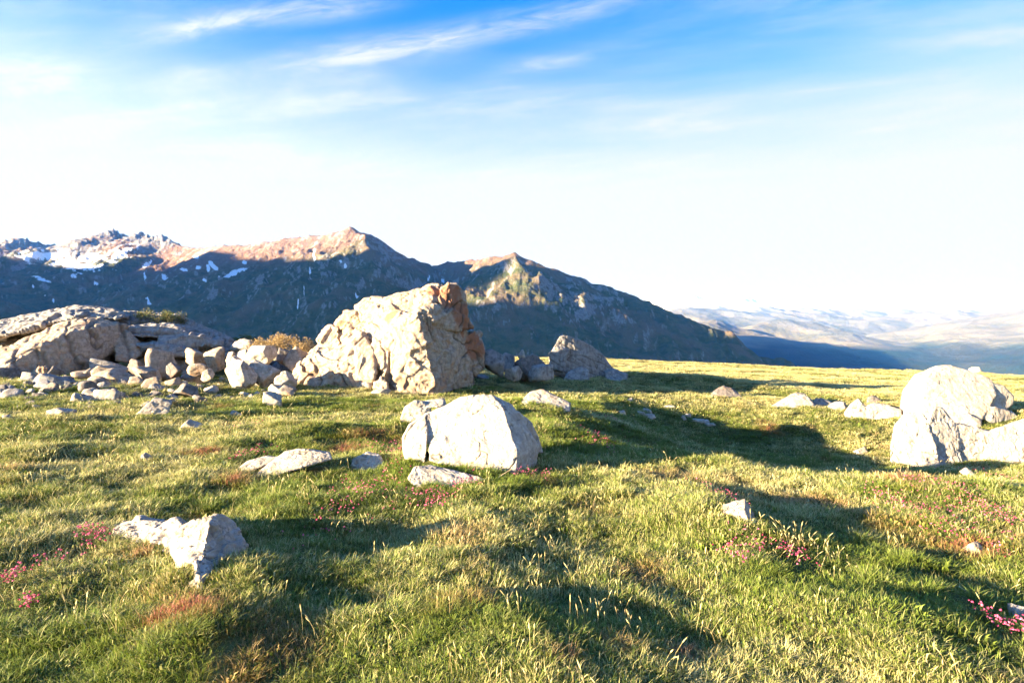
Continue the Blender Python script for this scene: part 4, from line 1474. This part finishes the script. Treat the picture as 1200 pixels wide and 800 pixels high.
def build_flowers():
    global FLOWER
    FLOWER = flower_mat()
    for i, a in enumerate((
        (425, 590, 36, 34, 90, 'wide patch of pink flowers below the small rounded grey rock'),
        (510, 590, 34, 16, 60, 'patch of magenta flowers just below the flat blue grey slab'),
        (470, 526, 26, 14, 60, 'pink flowers at the left foot of the white boulder'),
        (558, 560, 16, 8, 18, 'few purple pink flowers between the flat slab and the white boulder'),
        (622, 555, 18, 18, 34, 'pale pink flowers at the right foot of the white boulder'),
        (690, 508, 22, 10, 36, 'purple pink flowers in deep shade right of the white boulder'),
        (724, 498, 12, 8, 24, 'purple pink flowers beside the white stone chips'),
        (118, 634, 18, 14, 40, 'magenta flowers at the left tip of the L shaped rock'),
        (8, 694, 14, 14, 34, 'pink flowers at the left edge of the foreground'),
        (30, 722, 12, 8, 16, 'few crimson flowers in the lower left grass'),
        (296, 536, 12, 8, 26, 'small cushion of pink flowers on the thin humped rock'),
        (905, 655, 36, 26, 40, 'scattered pink flowers in the shaded hollow right of the mound'),
        (848, 585, 20, 14, 20, 'a few pink flowers above the pale chipped stone'),
        (862, 655, 24, 20, 24, 'loose pink flowers below the pale chipped stone'),
        (1070, 600, 40, 24, 70, 'broad drift of pink flowers in front of the white ledge'),
        (1155, 558, 28, 18, 80, 'dense crimson pink flowers under the shaded side of the white ledge'),
        (1120, 585, 30, 18, 60, 'bright pink flowers around the small stone under the ledge'),
        (1170, 610, 34, 20, 60, 'pink flowers by the right edge below the white ledge'),
        (1184, 746, 20, 16, 44, 'dark magenta flowers in the lower right corner'),
        (1130, 640, 40, 24, 40, 'faded pink flowers round the pale earthy stone'),
        (560, 500, 10, 6, 0, ''),
        (290, 500, 12, 6, 10, 'tiny spray of pink flowers on the middle left slope'),
    )):
        if a[4]:
            flower_patch(*a, seed=600 + i)


def shrub(x0, y0, x1, y1, d, label, seed, n, low, high, dryness, dep=0.7, name='juniper_shrub', leaf=0.03):
    """low spreading shrub: woody stems and many little sprays"""
    r = np.random.default_rng(seed)
    w = (x1 - x0) / F * d / 2
    h = (y1 - y0) / F * d
    bx, _, zb = at((x0 + x1) / 2, y1, d)
    root = bpy.data.objects.new(name, None)
    col.objects.link(root)
    root.location = (bx, d, zb)
    root['label'] = label
    root['category'] = 'shrub'
    V, T, A, B = [], [], [], []
    m = max(14, int(w * 26))
    cl = [(r.uniform(-1, 1) * w * 0.95, r.uniform(-1, 1) * dep * 0.8, r.uniform(0.15, 1.0)) for _ in range(m)]
    for i in range(n):
        c = cl[r.integers(m)]
        e = r.normal(size=3)
        e /= np.linalg.norm(e)
        rad = 0.26 * r.uniform(0.1, 1.0)
        fade = math.sqrt(max(0.05, 1 - (c[0] / w) ** 2))
        p = np.array([c[0], c[1], c[2] * h * fade * 0.75]) + e * np.array([rad, rad, min(rad, h * 0.3)])
        p[2] = max(0.02, p[2])
        g = e + r.normal(size=3) * 0.5 + np.array([0, 0, 0.4])
        g /= np.linalg.norm(g)
        f = np.cross(g, r.normal(size=3))
        f /= np.linalg.norm(f)
        b = len(V)
        L = leaf * r.uniform(0.7, 1.5)
        V.extend([p - f * L * 0.35, p + f * L * 0.35, p + g * L * 1.6])
        T.append((b, b + 1, b + 2))
        rv = r.uniform()
        A.extend([0.2, 0.2, 1.0])
        B.extend([rv] * 3)
    nv = len(V)
    me = np_mesh('foliage', np.array(V), np.array(T), {'along': np.array(A), 'blade': np.array(B), 'dry': np.full(nv, dryness), 'red': np.full(nv, 0.25 if dryness > 0.5 else 0.0)}, shade=False)
    add('foliage', me, kind='stuff', mat=plant_mat('shrub_leaves', low, high, (0.34, 0.25, 0.11), (0.24, 0.12, 0.06), 0.2, use_inst=False), parent=root)
    sv, sf = [], []
    for c in cl[:max(5, m // 2)]:
        tip = np.array([c[0], c[1], c[2] * h * 0.7])
        ft = np.array([c[0] * 0.5, c[1] * 0.5, -0.1])
        b = len(sv)
        for q, rr in ((ft, 0.014), ((ft + tip) / 2 + r.normal(size=3) * 0.03, 0.010), (tip, 0.004)):
            for k in range(4):
                sv.append(q + np.array([math.cos(k * 1.571) * rr, math.sin(k * 1.571) * rr, 0]))
        for s in range(2):
            for k in range(4):
                p, q = b + 4 * s + k, b + 4 * s + (k + 1) % 4
                sf.append((p, q, q + 4, p + 4))
    me = np_mesh('stem', np.array(sv), np.array(sf))
    add('stem', me, BARK, parent=root, kind='stuff')


def bark_mat():
    m, t = new_mat('bark')
    tc = t.n('ShaderNodeTexCoord')
    n = t.noise(tc.outputs['Object'], 30, 4, 0.6)
    b = t.n('ShaderNodeBsdfPrincipled')
    b.inputs['Roughness'].default_value = 0.9
    t.link(t.mix(n, (0.10, 0.07, 0.045), (0.26, 0.20, 0.13)), b.inputs['Base Color'])
    o = t.n('ShaderNodeOutputMaterial')
    t.link(b.outputs[0], o.inputs[0])
    return m


BARK = bark_mat()


def build_shrubs():
    gl, gh = (0.03, 0.055, 0.012), (0.10, 0.13, 0.03)
    shrub(176, 356, 208, 379, 22.6, 'green juniper bush at the right end of the outcrop turf cap', 701, 2600, gl, gh, 0.28, 0.6)
    shrub(134, 364, 186, 375, 22.8, 'low mat of green juniper along the top of the outcrop', 702, 2600, gl, gh, 0.30, 0.9)
    shrub(272, 392, 302, 402, 23.5, 'dark green juniper on the brow between outcrop and dry heath', 703, 1600, gl, gh, 0.05, 0.6)
    shrub(292, 391, 366, 413, 21.6, 'dry brown heath bush on the brow left of the great rock', 704, 7000, (0.10, 0.075, 0.03), (0.26, 0.19, 0.08), 0.75, 0.9, 'heath_bush')


def twig(px0, py0, px1, py1, d, lift, label):
    a = np.array(at(px0, py0, d))
    b = np.array(at(px1, py1, d + 0.05))
    a[2] = max(a[2], float(ground_z(a[0], a[1])))
    org = a.copy()
    r = np.random.default_rng(int(px0))
    V, Q = [], []
    for i in range(6):
        u = i / 5
        p = a + (b - a) * u + np.array([0, 0, 0.012 * math.sin(u * 3.1)]) + r.normal(size=3) * 0.003 - org
        rr = 0.006 * (1 - 0.7 * u)
        for k in range(5):
            an = k * 2 * math.pi / 5
            V.append(p + np.array([0, math.cos(an) * rr, math.sin(an) * rr]))
    for s in range(5):
        for k in range(5):
            Q.append((5 * s + k, 5 * s + (k + 1) % 5, 5 * s + 5 + (k + 1) % 5, 5 * s + 5 + k))
    me = np_mesh('dry_stem', np.array(V), np.array(Q))
    o = add('dry_stem', me, PALEWOOD, label, 'dry stem')
    o.location = org


def pale_wood():
    m, t = new_mat('pale_dead_wood')
    tc = t.n('ShaderNodeTexCoord')
    n = t.noise(tc.outputs['Object'], 60, 3, 0.6)
    b = t.n('ShaderNodeBsdfPrincipled')
    b.inputs['Roughness'].default_value = 0.8
    t.link(t.mix(n, (0.36, 0.27, 0.15), (0.55, 0.44, 0.28)), b.inputs['Base Color'])
    o = t.n('ShaderNodeOutputMaterial')
    t.link(b.outputs[0], o.inputs[0])
    return m


PALEWOOD = pale_wood()
build_grass()
build_stalks()
build_flowers()
build_shrubs()
twig(559, 549, 576, 545, hit(570, 553), 0.03, 'short pale curved dry stem close to the front of the white boulder')
twig(582, 561, 599, 550, hit(588, 562), 0.05, 'straight pale dry stem leaning right in front of the white boulder')

# ------------------------------------------------------------------ haze
def build_haze():
    bm = bmesh.new()
    bmesh.ops.create_cube(bm, size=1.0)
    bmesh.ops.scale(bm, vec=(140000, 140000, HAZE_TOP + 1601), verts=bm.verts)
    bmesh.ops.translate(bm, vec=(0, 0, (HAZE_TOP - 1601) / 2), verts=bm.verts)
    me = bpy.data.meshes.new('haze')
    bm.to_mesh(me)
    bm.free()
    m, t = new_mat('air_haze')
    pv = t.n('ShaderNodeVolumePrincipled')
    pv.inputs['Color'].default_value = (0.09, 0.36, 1.0, 1)
    pv.inputs['Absorption Color'].default_value = (1, 1, 1, 1)
    pv.inputs['Density'].default_value = HAZE_DENSITY
    pv.inputs['Anisotropy'].default_value = 0.3
    o = t.n('ShaderNodeOutputMaterial')
    t.link(pv.outputs[0], o.inputs['Volume'])
    add('haze', me, m, 'thin blue haze in the mountain air', kind='stuff')


HAZE_DENSITY = 2.4e-5
HAZE_TOP = 2900
build_haze()
